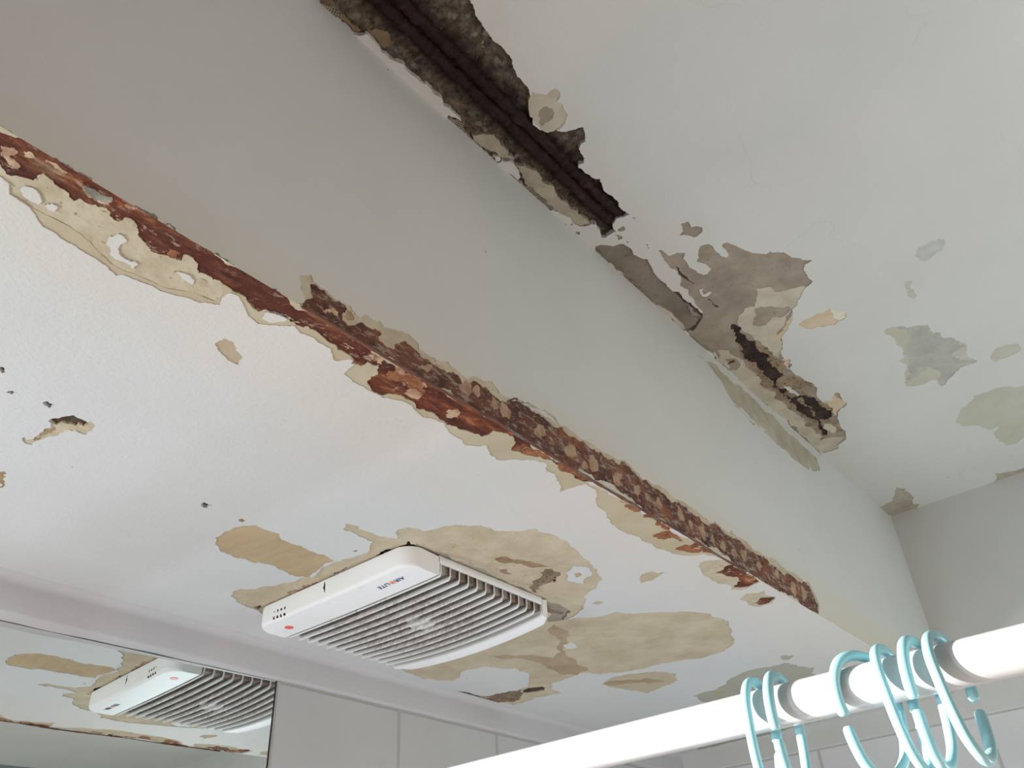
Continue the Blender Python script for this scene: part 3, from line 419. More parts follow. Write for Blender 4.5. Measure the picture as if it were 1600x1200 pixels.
["BF","key","lintel_face",0.2,[[1.1982,2.1355],[1.1928,2.1279],[1.1866,2.1202],[1.1789,2.1214],[1.1759,2.1262],[1.1763,2.1339],[1.1855,2.1379],[1.1939,2.1404]]],
["BF","key","lintel_face",0.2,[[1.2461,2.133],[1.2415,2.1262],[1.2368,2.1198],[1.2306,2.1206],[1.2292,2.1262],[1.2291,2.1333],[1.2361,2.1366],[1.242,2.1373]]],
["BF","key","lintel_face",0.2,[[1.3117,2.1374],[1.3109,2.1306],[1.3041,2.1251],[1.2988,2.1273],[1.2935,2.1304],[1.2979,2.1379],[1.3039,2.1425],[1.3115,2.1447]]],
["BF","key","lintel_face",0.2,[[1.3713,2.1293],[1.3707,2.1189],[1.3616,2.1125],[1.3547,2.1154],[1.3483,2.1208],[1.3546,2.1313],[1.3619,2.1385],[1.3714,2.1399]]],
["BF","key","lintel_face",0.2,[[1.4202,2.1342],[1.4141,2.124],[1.4058,2.1184],[1.3958,2.1157],[1.3959,2.1254],[1.3975,2.1346],[1.4065,2.1422],[1.4135,2.1387]]],
["BF","key","lintel_face",0.2,[[0.392,2.1265],[0.3936,2.1223],[0.3898,2.1182],[0.386,2.1168],[0.3823,2.1178],[0.3839,2.1232],[0.3859,2.1281],[0.3902,2.13]]],
["BF","key","lintel_face",0.2,[[0.5726,2.1317],[0.5735,2.1264],[0.5699,2.121],[0.5655,2.122],[0.561,2.1235],[0.5623,2.1298],[0.5657,2.1342],[0.5707,2.1371]]],
["BF","key","lintel_face",0.2,[[0.6025,2.1294],[0.6033,2.1226],[0.599,2.1195],[0.5946,2.1168],[0.5916,2.1219],[0.5923,2.128],[0.5943,2.1347],[0.599,2.1328]]],
["BF","key","lintel_face",0.2,[[0.7697,2.1212],[0.7705,2.1164],[0.7653,2.1133],[0.7606,2.1116],[0.7572,2.114],[0.7598,2.1191],[0.7627,2.1242],[0.7676,2.1243]]],
["BF","key","lintel_face",0.2,[[0.9136,2.1313],[0.9112,2.1256],[0.9081,2.1216],[0.9034,2.1204],[0.9024,2.1256],[0.9017,2.1308],[0.9058,2.1347],[0.9097,2.1336]]],
["BF","key","lintel_face",0.2,[[1.0303,2.1303],[1.0273,2.1239],[1.0236,2.1193],[1.0182,2.1184],[1.0173,2.1243],[1.0167,2.1303],[1.0216,2.1344],[1.026,2.1332]]],
["BF","key","lintel_face",0.2,[[1.0907,2.1266],[1.0911,2.1208],[1.0863,2.1171],[1.0821,2.1182],[1.0781,2.121],[1.0811,2.127],[1.0848,2.1314],[1.09,2.1323]]],
["BF","key","lintel_face",0.2,[[1.1527,2.1255],[1.1523,2.1202],[1.1475,2.1157],[1.1432,2.1175],[1.1391,2.1198],[1.1419,2.1257],[1.1464,2.1292],[1.1521,2.1312]]],
["BF","flake","lintel_face",0.25,[[0.357,2.1121],[0.3675,2.1198],[0.3755,2.1202],[0.3726,2.1138],[0.3617,2.1093]]],
["BF","zincdark","lintel_face",0.2,[[0.0778,2.1],[0.0805,2.1],[0.0847,2.1003],[0.0849,2.1],[0.0812,2.1],[0.0776,2.1],[0.0748,2.1]]],
["BF","zincdark","lintel_face",0.2,[[0.1313,2.1],[0.1352,2.1015],[0.1415,2.1025],[0.1421,2.1],[0.1369,2.1],[0.1365,2.1]]],
["BF","zincdark","lintel_face",0.2,[[0.1117,2.1],[0.1167,2.1],[0.1224,2.1],[0.1281,2.1],[0.1271,2.1],[0.1189,2.1]]],
["BF","zincdark","lintel_face",0.2,[[0.175,2.1],[0.1799,2.1016],[0.1911,2.1019],[0.1916,2.1],[0.1802,2.1]]],
["BF","zincdark","lintel_face",0.2,[[0.1757,2.1],[0.1863,2.1023],[0.1947,2.1022],[0.1948,2.1],[0.1859,2.1]]],
["BF","zincdark","lintel_face",0.2,[[0.2365,2.1],[0.2467,2.102],[0.2646,2.1],[0.2612,2.1],[0.2479,2.1]]],
["BF","zincdark","lintel_face",0.2,[[0.1993,2.1],[0.2113,2.1],[0.2101,2.1]]],
["BF","zincdark","lintel_face",0.2,[[0.3021,2.1],[0.3099,2.1],[0.3112,2.1],[0.3063,2.1]]],
["BF","plasterdk","bf_strip",0.1,[[1.1748,2.5157],[1.2193,2.5173],[1.2696,2.4913],[1.297,2.4643],[1.3569,2.4545],[1.4314,2.4682],[1.496,2.4548],[1.2935,2.4707],[1.3324,2.4745],[1.367,2.4667],[1.4138,2.47],[1.4709,2.4554],[1.5275,2.458],[1.578,2.4571],[1.6385,2.4692],[1.6936,2.4851],[1.7083,2.5044],[1.7051,2.5252],[1.631,2.5238],[1.5416,2.5287],[1.4391,2.5326],[1.3366,2.5325],[1.2874,2.5305],[1.2597,2.5391],[1.2433,2.5364]]],
["UC","concrete","uc_spall",0.1,[[-0.4826,0.2956],[-0.3518,0.412],[-0.353,0.4315],[-0.3548,0.4335],[-0.3598,0.4503],[-0.3632,0.4654],[-0.3648,0.4789],[-0.3626,0.496],[-0.3633,0.5108],[-0.3689,0.5215],[-0.3754,0.5397],[-0.3752,0.5606],[-0.3811,0.5764],[-0.3963,0.5931],[-0.4068,0.6106],[-0.4058,0.6207],[-0.4029,0.63],[-0.3968,0.6356],[-0.3914,0.6365],[-0.381,0.65],[-0.3689,0.6556],[-0.3583,0.6605],[-0.37,0.6817],[-0.3771,0.6808],[-0.3845,0.6852],[-0.3869,0.6971],[-0.3882,0.7045],[-0.3944,0.7103],[-0.4008,0.7074],[-0.4053,0.7121],[-0.4034,0.7256],[-0.4009,0.7398],[-0.3932,0.75],[-0.3997,0.7654],[-0.4024,0.7754],[-0.3998,0.7967],[-0.4039,0.8122],[-0.4019,0.8288],[-0.3999,0.8389],[-0.4135,0.833],[-0.4259,0.835],[-0.4359,0.8463],[-0.436,0.8531],[-0.4444,0.8523],[-0.4544,0.8536],[-0.4614,0.8488],[-0.4539,0.8365],[-0.4506,0.8189],[-0.456,0.8139],[-0.4658,0.8117],[-0.4724,0.8021],[-0.4734,0.791],[-0.4741,0.7736],[-0.4796,0.7569],[-0.4814,0.7504],[-0.485,0.7493],[-0.485,0.7422],[-0.485,0.7288],[-0.485,0.7154],[-0.485,0.7039],[-0.485,0.6884],[-0.485,0.6726],[-0.485,0.6616],[-0.485,0.652],[-0.4836,0.655],[-0.483,0.6704],[-0.477,0.6699],[-0.4706,0.658],[-0.4687,0.6452],[-0.4691,0.6376],[-0.4771,0.6288],[-0.4823,0.6298],[-0.485,0.6276],[-0.485,0.6199],[-0.485,0.6086],[-0.485,0.5959],[-0.485,0.5793],[-0.485,0.5678],[-0.485,0.5587],[-0.485,0.5338],[-0.485,0.525],[-0.4807,0.5227],[-0.4736,0.5407],[-0.4724,0.5277],[-0.4718,0.5155],[-0.4734,0.5122],[-0.4698,0.5005],[-0.4722,0.4856],[-0.4696,0.4753],[-0.4722,0.4647],[-0.4718,0.4569],[-0.4733,0.4455],[-0.4728,0.4359],[-0.4705,0.4301],[-0.475,0.4201],[-0.4764,0.4073],[-0.478,0.4001],[-0.4746,0.3918],[-0.474,0.381],[-0.474,0.3709],[-0.485,0.3627],[-0.485,0.3563],[-0.485,0.3392],[-0.485,0.3258],[-0.485,0.3126]]],
["UC","paint","UC",0.2,[[-0.4822,0.6142],[-0.4756,0.6194],[-0.4759,0.6243],[-0.4815,0.6262],[-0.485,0.6214]]],
["UC","paint","UC",0.2,[[-0.485,0.5879],[-0.484,0.591],[-0.485,0.5949],[-0.485,0.5929]]],
["UC","ochre","uc_spall",0.15,[[-0.4705,0.3694],[-0.4631,0.3761],[-0.455,0.3888],[-0.4592,0.398],[-0.4673,0.404],[-0.4751,0.4026],[-0.4726,0.3917],[-0.473,0.3801]]],
["UC","ochre","uc_spall",0.1,[[-0.485,0.3069],[-0.4747,0.323],[-0.4774,0.3364],[-0.4803,0.3534],[-0.4772,0.3671],[-0.485,0.3606],[-0.485,0.34],[-0.485,0.3217]]],
["UC","plasterdk","uc_spall",0.15,[[-0.4793,0.5685],[-0.4648,0.5817],[-0.4594,0.603],[-0.4612,0.6179],[-0.4646,0.6402],[-0.4744,0.6256],[-0.4796,0.6011],[-0.4836,0.5782]]],
["UC","plasterdk","uc_spall",0.15,[[-0.4688,0.6479],[-0.4603,0.6616],[-0.4545,0.6846],[-0.4529,0.7164],[-0.4581,0.7524],[-0.4549,0.7782],[-0.4556,0.8007],[-0.4581,0.8137],[-0.4705,0.8056],[-0.4741,0.7736],[-0.4798,0.7453],[-0.4769,0.7129],[-0.4782,0.6809],[-0.4721,0.6626]]],
["UC","beige","uc_lobe",0.12,[[-0.3747,0.5686],[-0.369,0.5788],[-0.3645,0.5863],[-0.3531,0.5848],[-0.3481,0.5872],[-0.3489,0.5949],[-0.3557,0.6016],[-0.3606,0.6035],[-0.3613,0.6204],[-0.3622,0.6294],[-0.3723,0.6373],[-0.3796,0.6399],[-0.4016,0.6337],[-0.4037,0.6272],[-0.4026,0.6144],[-0.4015,0.5973]]],
["UC","taupe","uc_lobe",0.12,[[-0.385,0.599],[-0.3793,0.5984],[-0.3744,0.6011],[-0.3717,0.6088],[-0.374,0.6155],[-0.3818,0.6219],[-0.3911,0.6203],[-0.4005,0.6208],[-0.3936,0.6089]]],
["UC","scrim","uc_spall",0.12,[[-0.482,0.524],[-0.4812,0.5325],[-0.4756,0.5428],[-0.485,0.5608],[-0.485,0.5748],[-0.4833,0.5977],[-0.485,0.617],[-0.485,0.6265],[-0.485,0.6102],[-0.485,0.5824],[-0.485,0.5616],[-0.485,0.5338]]],
["UC","scrim","uc_spall",0.12,[[-0.485,0.6515],[-0.485,0.6681],[-0.4762,0.695],[-0.4775,0.725],[-0.4771,0.7478],[-0.4829,0.7523],[-0.485,0.7422],[-0.485,0.7184],[-0.485,0.6884],[-0.485,0.6685]]],
["UC","scrim","uc_spall",0.1,[[-0.485,0.3101],[-0.4776,0.3239],[-0.4794,0.3381],[-0.485,0.3342],[-0.485,0.3233]]],
["UC","taupe","uc_taupe",0.08,[[-0.4089,0.934],[-0.4052,0.9368],[-0.4033,0.9571],[-0.3901,0.9589],[-0.3809,0.9675],[-0.39,0.9815],[-0.3918,1.0075],[-0.3882,1.0265],[-0.3846,1.0362],[-0.3787,1.0386],[-0.3677,1.0317],[-0.369,1.0149],[-0.3773,1.0011],[-0.3665,0.9854],[-0.3521,0.9724],[-0.3414,0.978],[-0.3426,0.9959],[-0.341,1.0153],[-0.336,1.0254],[-0.3307,1.0219],[-0.3287,1.0118],[-0.3292,0.9967],[-0.3254,0.9929],[-0.317,0.9963],[-0.3175,0.9966],[-0.3103,1.0167],[-0.3077,1.0253],[-0.2907,1.0548],[-0.284,1.0629],[-0.2761,1.061],[-0.2593,1.0848],[-0.2467,1.1105],[-0.2334,1.1293],[-0.2484,1.13],[-0.2555,1.1443],[-0.2549,1.1784],[-0.2695,1.1852],[-0.2842,1.1937],[-0.298,1.2077],[-0.315,1.2283],[-0.3349,1.2548],[-0.3623,1.2839],[-0.3839,1.3209],[-0.393,1.3533],[-0.3917,1.3464],[-0.3795,1.3641],[-0.386,1.3694],[-0.3851,1.3792],[-0.3936,1.3857],[-0.3946,1.4028],[-0.3936,1.419],[-0.3868,1.4535],[-0.3809,1.4655],[-0.3828,1.4795],[-0.3916,1.5063],[-0.3956,1.5455],[-0.3794,1.5547],[-0.3626,1.5314],[-0.3556,1.5382],[-0.3612,1.5624],[-0.3583,1.5855],[-0.3679,1.5965],[-0.3792,1.5993],[-0.3978,1.6304],[-0.4031,1.6542],[-0.4043,1.6902],[-0.416,1.7244],[-0.4398,1.736],[-0.4445,1.7513],[-0.4791,1.7476],[-0.4806,1.7073],[-0.485,1.6881],[-0.485,1.7197],[-0.485,1.7509],[-0.485,1.6855],[-0.485,1.582],[-0.485,1.4705],[-0.485,1.3679],[-0.485,1.2858],[-0.485,1.1712],[-0.4821,1.1533],[-0.4738,1.1533],[-0.4367,1.1275],[-0.4323,1.1022],[-0.4291,1.0624],[-0.4225,1.0512],[-0.4273,1.033],[-0.4158,1.0135],[-0.4131,0.9898],[-0.4153,0.9622],[-0.4103,0.9387]]],
["UC","paint","UC",0.15,[[-0.4074,1.0634],[-0.4013,1.0658],[-0.4074,1.07],[-0.4075,1.08],[-0.3996,1.0791],[-0.3947,1.082],[-0.3996,1.0858],[-0.4094,1.0867],[-0.413,1.0799]]],
["UC","beige","uc_taupe",0.12,[[-0.335,1.129],[-0.3154,1.142],[-0.316,1.1587],[-0.2991,1.1698],[-0.2703,1.183],[-0.2967,1.209],[-0.3163,1.227],[-0.3389,1.251],[-0.3644,1.2675],[-0.3657,1.2887],[-0.395,1.3401],[-0.3964,1.3005],[-0.4045,1.2596],[-0.4057,1.2263],[-0.4043,1.1964],[-0.3897,1.1722],[-0.3754,1.1635],[-0.3593,1.1714],[-0.3474,1.1538]]],
["UC","taupe","uc_taupe",0.12,[[-0.3624,1.1759],[-0.3495,1.1808],[-0.3385,1.1897],[-0.3137,1.2133],[-0.3176,1.2258],[-0.3394,1.2314],[-0.3487,1.2187],[-0.3669,1.232],[-0.3789,1.2284],[-0.3838,1.2121],[-0.3673,1.1935]]],
["UC","tan2","uc_taupe",0.12,[[-0.3164,1.2359],[-0.3374,1.2617],[-0.3565,1.2803],[-0.3743,1.3067],[-0.37,1.2781],[-0.3479,1.2621],[-0.3257,1.2421]]],
["UC","tan2","uc_taupe",0.12,[[-0.3915,1.3478],[-0.3808,1.364],[-0.3936,1.3977],[-0.3984,1.3841]]],
["UC","tan2","uc_taupe",0.12,[[-0.3963,1.547],[-0.3794,1.5547],[-0.362,1.5333],[-0.3618,1.5619],[-0.3599,1.5873],[-0.3782,1.5969],[-0.3947,1.6192],[-0.3946,1.5841]]],
["UC","beige","uc_taupe",0.08,[[-0.4701,1.2369],[-0.4536,1.2528],[-0.449,1.297],[-0.4519,1.3413],[-0.4489,1.3807],[-0.4613,1.3999],[-0.4522,1.4407],[-0.4557,1.5036],[-0.4547,1.553],[-0.4557,1.595],[-0.4545,1.6404],[-0.46,1.6884],[-0.4381,1.6948],[-0.4164,1.7163],[-0.4409,1.735],[-0.4457,1.7502],[-0.4786,1.7465],[-0.485,1.6903],[-0.4835,1.5894],[-0.485,1.5031],[-0.485,1.3837],[-0.485,1.3045],[-0.485,1.2704]]],
["UC","taupe","uc_taupe",0.1,[[-0.4713,1.2726],[-0.4582,1.2824],[-0.4569,1.3068],[-0.4728,1.321],[-0.4831,1.3081]]],
["UC","dark","uc_taupe",0.1,[[-0.4756,1.2887],[-0.4606,1.287],[-0.4608,1.2943],[-0.4719,1.2923],[-0.4772,1.2943]]],
["UC","grime","uc_taupe",0.15,[[-0.485,1.5857],[-0.4763,1.6003],[-0.4849,1.6329],[-0.485,1.6832],[-0.485,1.7041],[-0.485,1.6745],[-0.485,1.6098]]],
["UC","grime","uc_taupe",0.2,[[-0.4089,1.2302],[-0.4018,1.2585],[-0.4092,1.2787],[-0.3964,1.2966],[-0.3983,1.3344],[-0.4041,1.3815],[-0.4004,1.4216],[-0.3926,1.4415],[-0.3818,1.4677],[-0.3867,1.4788],[-0.4105,1.4813],[-0.4027,1.5352],[-0.3947,1.5981],[-0.4052,1.6304],[-0.4054,1.6891],[-0.4227,1.6871],[-0.4243,1.6333],[-0.4423,1.6829],[-0.46,1.6884],[-0.4524,1.6425],[-0.4349,1.6301],[-0.4602,1.6051],[-0.4428,1.5932],[-0.4525,1.5481],[-0.4582,1.5217],[-0.4492,1.4897],[-0.4629,1.4629],[-0.4501,1.4363],[-0.4613,1.3999],[-0.4509,1.3849],[-0.4519,1.3413],[-0.449,1.297],[-0.4311,1.2467]]],
["UC","paint","UC",0.15,[[-0.429,1.4344],[-0.4222,1.4474],[-0.4186,1.4865],[-0.4278,1.494],[-0.4304,1.4619]]],
["UC","black","uc_taupe",0.2,[[-0.4135,1.1866],[-0.4078,1.1971],[-0.4125,1.2214],[-0.4081,1.2337],[-0.4092,1.2732],[-0.4057,1.3157],[-0.4135,1.3429],[-0.4137,1.3723],[-0.412,1.4042],[-0.4317,1.4098],[-0.4342,1.4453],[-0.4369,1.4884],[-0.4207,1.491],[-0.4087,1.5028],[-0.4048,1.5467],[-0.4008,1.585],[-0.4009,1.6202],[-0.4178,1.618],[-0.4282,1.6076],[-0.4344,1.6679],[-0.4411,1.6802],[-0.4474,1.6663],[-0.4459,1.6415],[-0.4524,1.6425],[-0.4391,1.626],[-0.4406,1.5882],[-0.4443,1.5562],[-0.4415,1.5175],[-0.4495,1.5029],[-0.4401,1.4953],[-0.4443,1.4484],[-0.4397,1.4146],[-0.441,1.3822],[-0.4405,1.3523],[-0.4417,1.3156],[-0.4392,1.2835],[-0.4293,1.2539],[-0.4253,1.2305],[-0.4205,1.2085]]],
["UC","grime","uc_taupe",0.2,[[-0.4279,1.5005],[-0.4273,1.5315],[-0.4258,1.5815],[-0.4271,1.6051],[-0.4323,1.5964],[-0.4315,1.541]]],
["UC","beige","uc_taupe",0.15,[[-0.4285,1.6292],[-0.4179,1.6396],[-0.4226,1.6796],[-0.4291,1.6807],[-0.4321,1.6626]]],
["UC","concretelite","uc_strip",0.08,[[-0.478,0.8578],[-0.4726,0.8594],[-0.4655,0.8651],[-0.4584,0.8761],[-0.4492,0.8789],[-0.443,0.8832],[-0.4404,0.8957],[-0.4407,0.9072],[-0.4416,0.9227],[-0.4389,0.9327],[-0.4333,0.941],[-0.4384,0.9607],[-0.4436,0.9808],[-0.4439,0.9933],[-0.4419,1.0113],[-0.4448,1.0347],[-0.4365,1.0459],[-0.4405,1.0623],[-0.4384,1.0814],[-0.4364,1.1077],[-0.4371,1.1265],[-0.4525,1.1427],[-0.4744,1.1534],[-0.485,1.1413],[-0.485,1.1376],[-0.485,1.1172],[-0.485,1.0821],[-0.485,1.0459],[-0.485,1.0022],[-0.485,0.9641],[-0.485,0.9374],[-0.485,0.9102],[-0.485,0.8908],[-0.485,0.8764],[-0.485,0.8573],[-0.485,0.8417],[-0.485,0.8542],[-0.485,0.8675]]],
["UC","beige","uc_strip",0.08,[[-0.485,1.0471],[-0.4821,1.0486],[-0.4773,1.0724],[-0.4753,1.0884],[-0.4773,1.1081],[-0.4766,1.1234],[-0.4811,1.1395],[-0.485,1.1376],[-0.485,1.1172],[-0.485,1.0821]]],
["UC","scrim","uc_strip",0.15,[[-0.485,0.864],[-0.479,0.8685],[-0.4822,0.8892],[-0.4841,0.9055],[-0.4848,0.9484],[-0.4837,0.9815],[-0.4848,1.0374],[-0.485,1.0459],[-0.485,1.0033],[-0.485,0.961],[-0.485,0.9314],[-0.485,0.9083],[-0.485,0.8822]]],
["UC","plaster","uc_strip",0.1,[[-0.485,0.9052],[-0.4831,0.9095],[-0.4822,0.9445],[-0.485,0.9492],[-0.485,0.9278]]],
["UC","scrim","uc_strip",0.12,[[-0.485,1.1232],[-0.4818,1.1457],[-0.4806,1.1867],[-0.4802,1.2537],[-0.482,1.3044],[-0.485,1.3105],[-0.485,1.2569],[-0.485,1.1816]]],
["UC","flake","uc_strip",0.2,[[-0.4408,1.0757],[-0.4387,1.0984],[-0.4386,1.1251],[-0.4497,1.1344],[-0.4506,1.1191],[-0.4476,1.0971]]],
["UC","dark","uc_strip",0.1,[[-0.44,1.0393],[-0.4365,1.0459],[-0.4405,1.0623],[-0.436,1.0837],[-0.4368,1.1269],[-0.4525,1.1427],[-0.4751,1.1546],[-0.485,1.1425],[-0.4735,1.1468],[-0.4537,1.1379],[-0.4406,1.1268],[-0.4417,1.087],[-0.4442,1.0622]]],
["UC","dark","uc_taupe",0.15,[[-0.4093,0.988],[-0.407,0.9933],[-0.4106,1.0118],[-0.4095,1.0255],[-0.4085,1.046],[-0.412,1.0297],[-0.4142,1.0147]]],
["UC","dark","uc_taupe",0.15,[[-0.4088,1.0923],[-0.409,1.1162],[-0.4072,1.1301],[-0.4109,1.1197]]],
["UC","taupe","uc_chips",0.2,[[-0.4296,0.8504],[-0.4206,0.8536],[-0.4221,0.8591],[-0.4319,0.857]]],
["UC","taupe","uc_chips",0.2,[[-0.4403,0.8561],[-0.4356,0.8658],[-0.4386,0.8736],[-0.4427,0.8663]]],
["UC","taupe","uc_chips",0.2,[[-0.485,0.7832],[-0.485,0.7837],[-0.485,0.7908],[-0.485,0.7911]]],
["UC","taupe","uc_chips",0.2,[[-0.485,0.7989],[-0.485,0.8062],[-0.485,0.8053]]],
["UC","taupe","uc_chips",0.2,[[-0.4783,0.7898],[-0.4764,0.795],[-0.4794,0.799]]],
["UC","taupe","uc_chips",0.2,[[-0.4834,0.8091],[-0.4786,0.8136],[-0.481,0.82],[-0.485,0.8145]]],
["UC","taupe","uc_chips",0.2,[[-0.4166,0.9078],[-0.4144,0.9113],[-0.4162,0.9198],[-0.4187,0.9167]]],
["UC","taupe","uc_chips",0.2,[[-0.4355,0.8801],[-0.4336,0.8848],[-0.4357,0.8872],[-0.4373,0.8842]]],
["UC","taupe","uc_chips",0.2,[[-0.3999,0.8456],[-0.3952,0.85],[-0.3993,0.8513]]],
["UC","taupe","uc_island",0.12,[[-0.3516,0.9085],[-0.3414,0.9122],[-0.3445,0.9266],[-0.3372,0.9293],[-0.3313,0.9377],[-0.3356,0.9465],[-0.3515,0.9481],[-0.3563,0.9378],[-0.3673,0.9287],[-0.3573,0.924]]],
["UC","tan2","uc_slipper",0.12,[[-0.324,1.273],[-0.3137,1.2673],[-0.2829,1.2662],[-0.2614,1.2681],[-0.2472,1.2964],[-0.25,1.3126],[-0.2653,1.3134],[-0.2753,1.3194],[-0.2834,1.3116],[-0.2887,1.3105],[-0.2982,1.3015],[-0.3099,1.302],[-0.3196,1.2889]]],
["UC","paint2","uc_slipper",0.12,[[-0.2629,1.2718],[-0.2472,1.2964],[-0.2505,1.3121],[-0.2648,1.3123],[-0.2699,1.2975]]],
["UC","smudge","uc_smudge",0.15,[[-0.101,1.2346],[-0.0952,1.2249],[-0.0815,1.2227],[-0.0615,1.2242],[-0.0537,1.2315],[-0.0546,1.2429],[-0.0634,1.2547],[-0.0803,1.2591],[-0.1002,1.2559]]],
["UC","olive","uc_dash",0.12,[[-0.1399,1.2935],[-0.1336,1.2912],[-0.1274,1.2987],[-0.1332,1.3222],[-0.134,1.3413],[-0.143,1.3473],[-0.1445,1.3229]]],
["UC","olive","uc_grey",0.12,[[-0.2141,1.4015],[-0.1974,1.4003],[-0.18,1.4181],[-0.1652,1.426],[-0.1467,1.4404],[-0.1511,1.4585],[-0.1366,1.482],[-0.1394,1.5002],[-0.1217,1.529],[-0.1126,1.5579],[-0.1211,1.598],[-0.1129,1.6271],[-0.1299,1.6287],[-0.1435,1.6229],[-0.1572,1.6278],[-0.1689,1.6462],[-0.1928,1.6674],[-0.1885,1.6386],[-0.2073,1.6279],[-0.2207,1.6302],[-0.2445,1.6147],[-0.2224,1.5502],[-0.2269,1.5136],[-0.2139,1.512],[-0.2083,1.5001],[-0.2113,1.4565],[-0.2088,1.4324],[-0.2154,1.4132]]],
["UC","cement","uc_grey",0.2,[[-0.1974,1.4003],[-0.1467,1.4404],[-0.1511,1.4585],[-0.1366,1.482],[-0.1394,1.5002],[-0.1217,1.529],[-0.1129,1.559],[-0.1249,1.5597],[-0.1445,1.5754],[-0.1353,1.5949],[-0.1129,1.6271],[-0.1435,1.6229],[-0.1689,1.6462],[-0.1928,1.6674],[-0.181,1.6048],[-0.1899,1.5743],[-0.2109,1.5906],[-0.2352,1.597],[-0.2224,1.5502],[-0.2044,1.5247],[-0.2052,1.4825],[-0.183,1.4441],[-0.1817,1.4229]]],
["UC","olive","uc_oval",0.12,[[-0.089,1.6324],[-0.0822,1.618],[-0.0739,1.6087],[-0.0565,1.6084],[-0.037,1.6224],[-0.0391,1.649],[-0.0623,1.6546],[-0.0848,1.6557]]],
["UC","olive","uc_large",0.12,[[-0.2101,1.8214],[-0.1993,1.8017],[-0.1864,1.7803],[-0.1551,1.7614],[-0.1549,1.7494],[-0.1181,1.7535],[-0.0901,1.7651],[-0.0382,1.8039],[-0.0867,2.03],[-0.1181,2.0114],[-0.1352,2.0262],[-0.1592,2.0217],[-0.1667,1.9884],[-0.1648,1.9462],[-0.144,1.9179],[-0.1672,1.9216],[-0.1897,1.8727],[-0.2063,1.8599],[-0.2122,1.8267]]],
["UC","plasterdk","uc_corner",0.12,[[-0.485,2.1106],[-0.451,2.1038],[-0.4305,2.069],[-0.4146,2.0314],[-0.4031,2.0583],[-0.4012,2.099],[-0.4154,2.1567],[-0.4062,2.1743],[-0.4177,2.195],[-0.4571,2.195],[-0.485,2.195],[-0.485,2.1746]]],
["UC","plasterdk","uc_ledge",0.12,[[-0.2399,2.1939],[-0.2187,2.1734],[-0.2147,2.145],[-0.1867,2.1588],[-0.1547,2.1653],[-0.129,2.177],[-0.1391,2.195],[-0.1647,2.195],[-0.2039,2.195]]]]''')

def jag(pts, amp, rng, minlen=0.0022):
    out = []
    def sub(a, b, d):
        L = math.hypot(b[0]-a[0], b[1]-a[1])
        if L < minlen or d > 6:
            out.append(a); return
        k = rng.gauss(0, amp)*L*0.8
        k = max(-0.006, min(0.006, k))
        m = ((a[0]+b[0])/2 - (b[1]-a[1])/L*k, (a[1]+b[1])/2 + (b[0]-a[0])/L*k)
        sub(a, m, d+1); sub(m, b, d+1)
    n = len(pts)
    for i in range(n):
        sub(tuple(pts[i]), tuple(pts[(i+1) % n]), 0)
    return out
def inside(px, py, poly):
    x = np.array([p[0] for p in poly]); y = np.array([p[1] for p in poly])
    res = np.zeros(len(px), bool)
    sel = np.where((px >= x.min()) & (px <= x.max()) & (py >= y.min()) & (py <= y.max()))[0]
    if not len(sel): return res
    qx, qy = px[sel], py[sel]; c = np.zeros(len(sel), bool)
    x2, y2 = np.roll(x, -1), np.roll(y, -1)
    for a, b, a2, b2 in zip(x, y, x2, y2):
        if b == b2: continue
        k = ((b > qy) != (b2 > qy)) & (qx < (a2-a)*(qy-b)/(b2-b)+a)
        c ^= k
    res[sel] = c
    return res

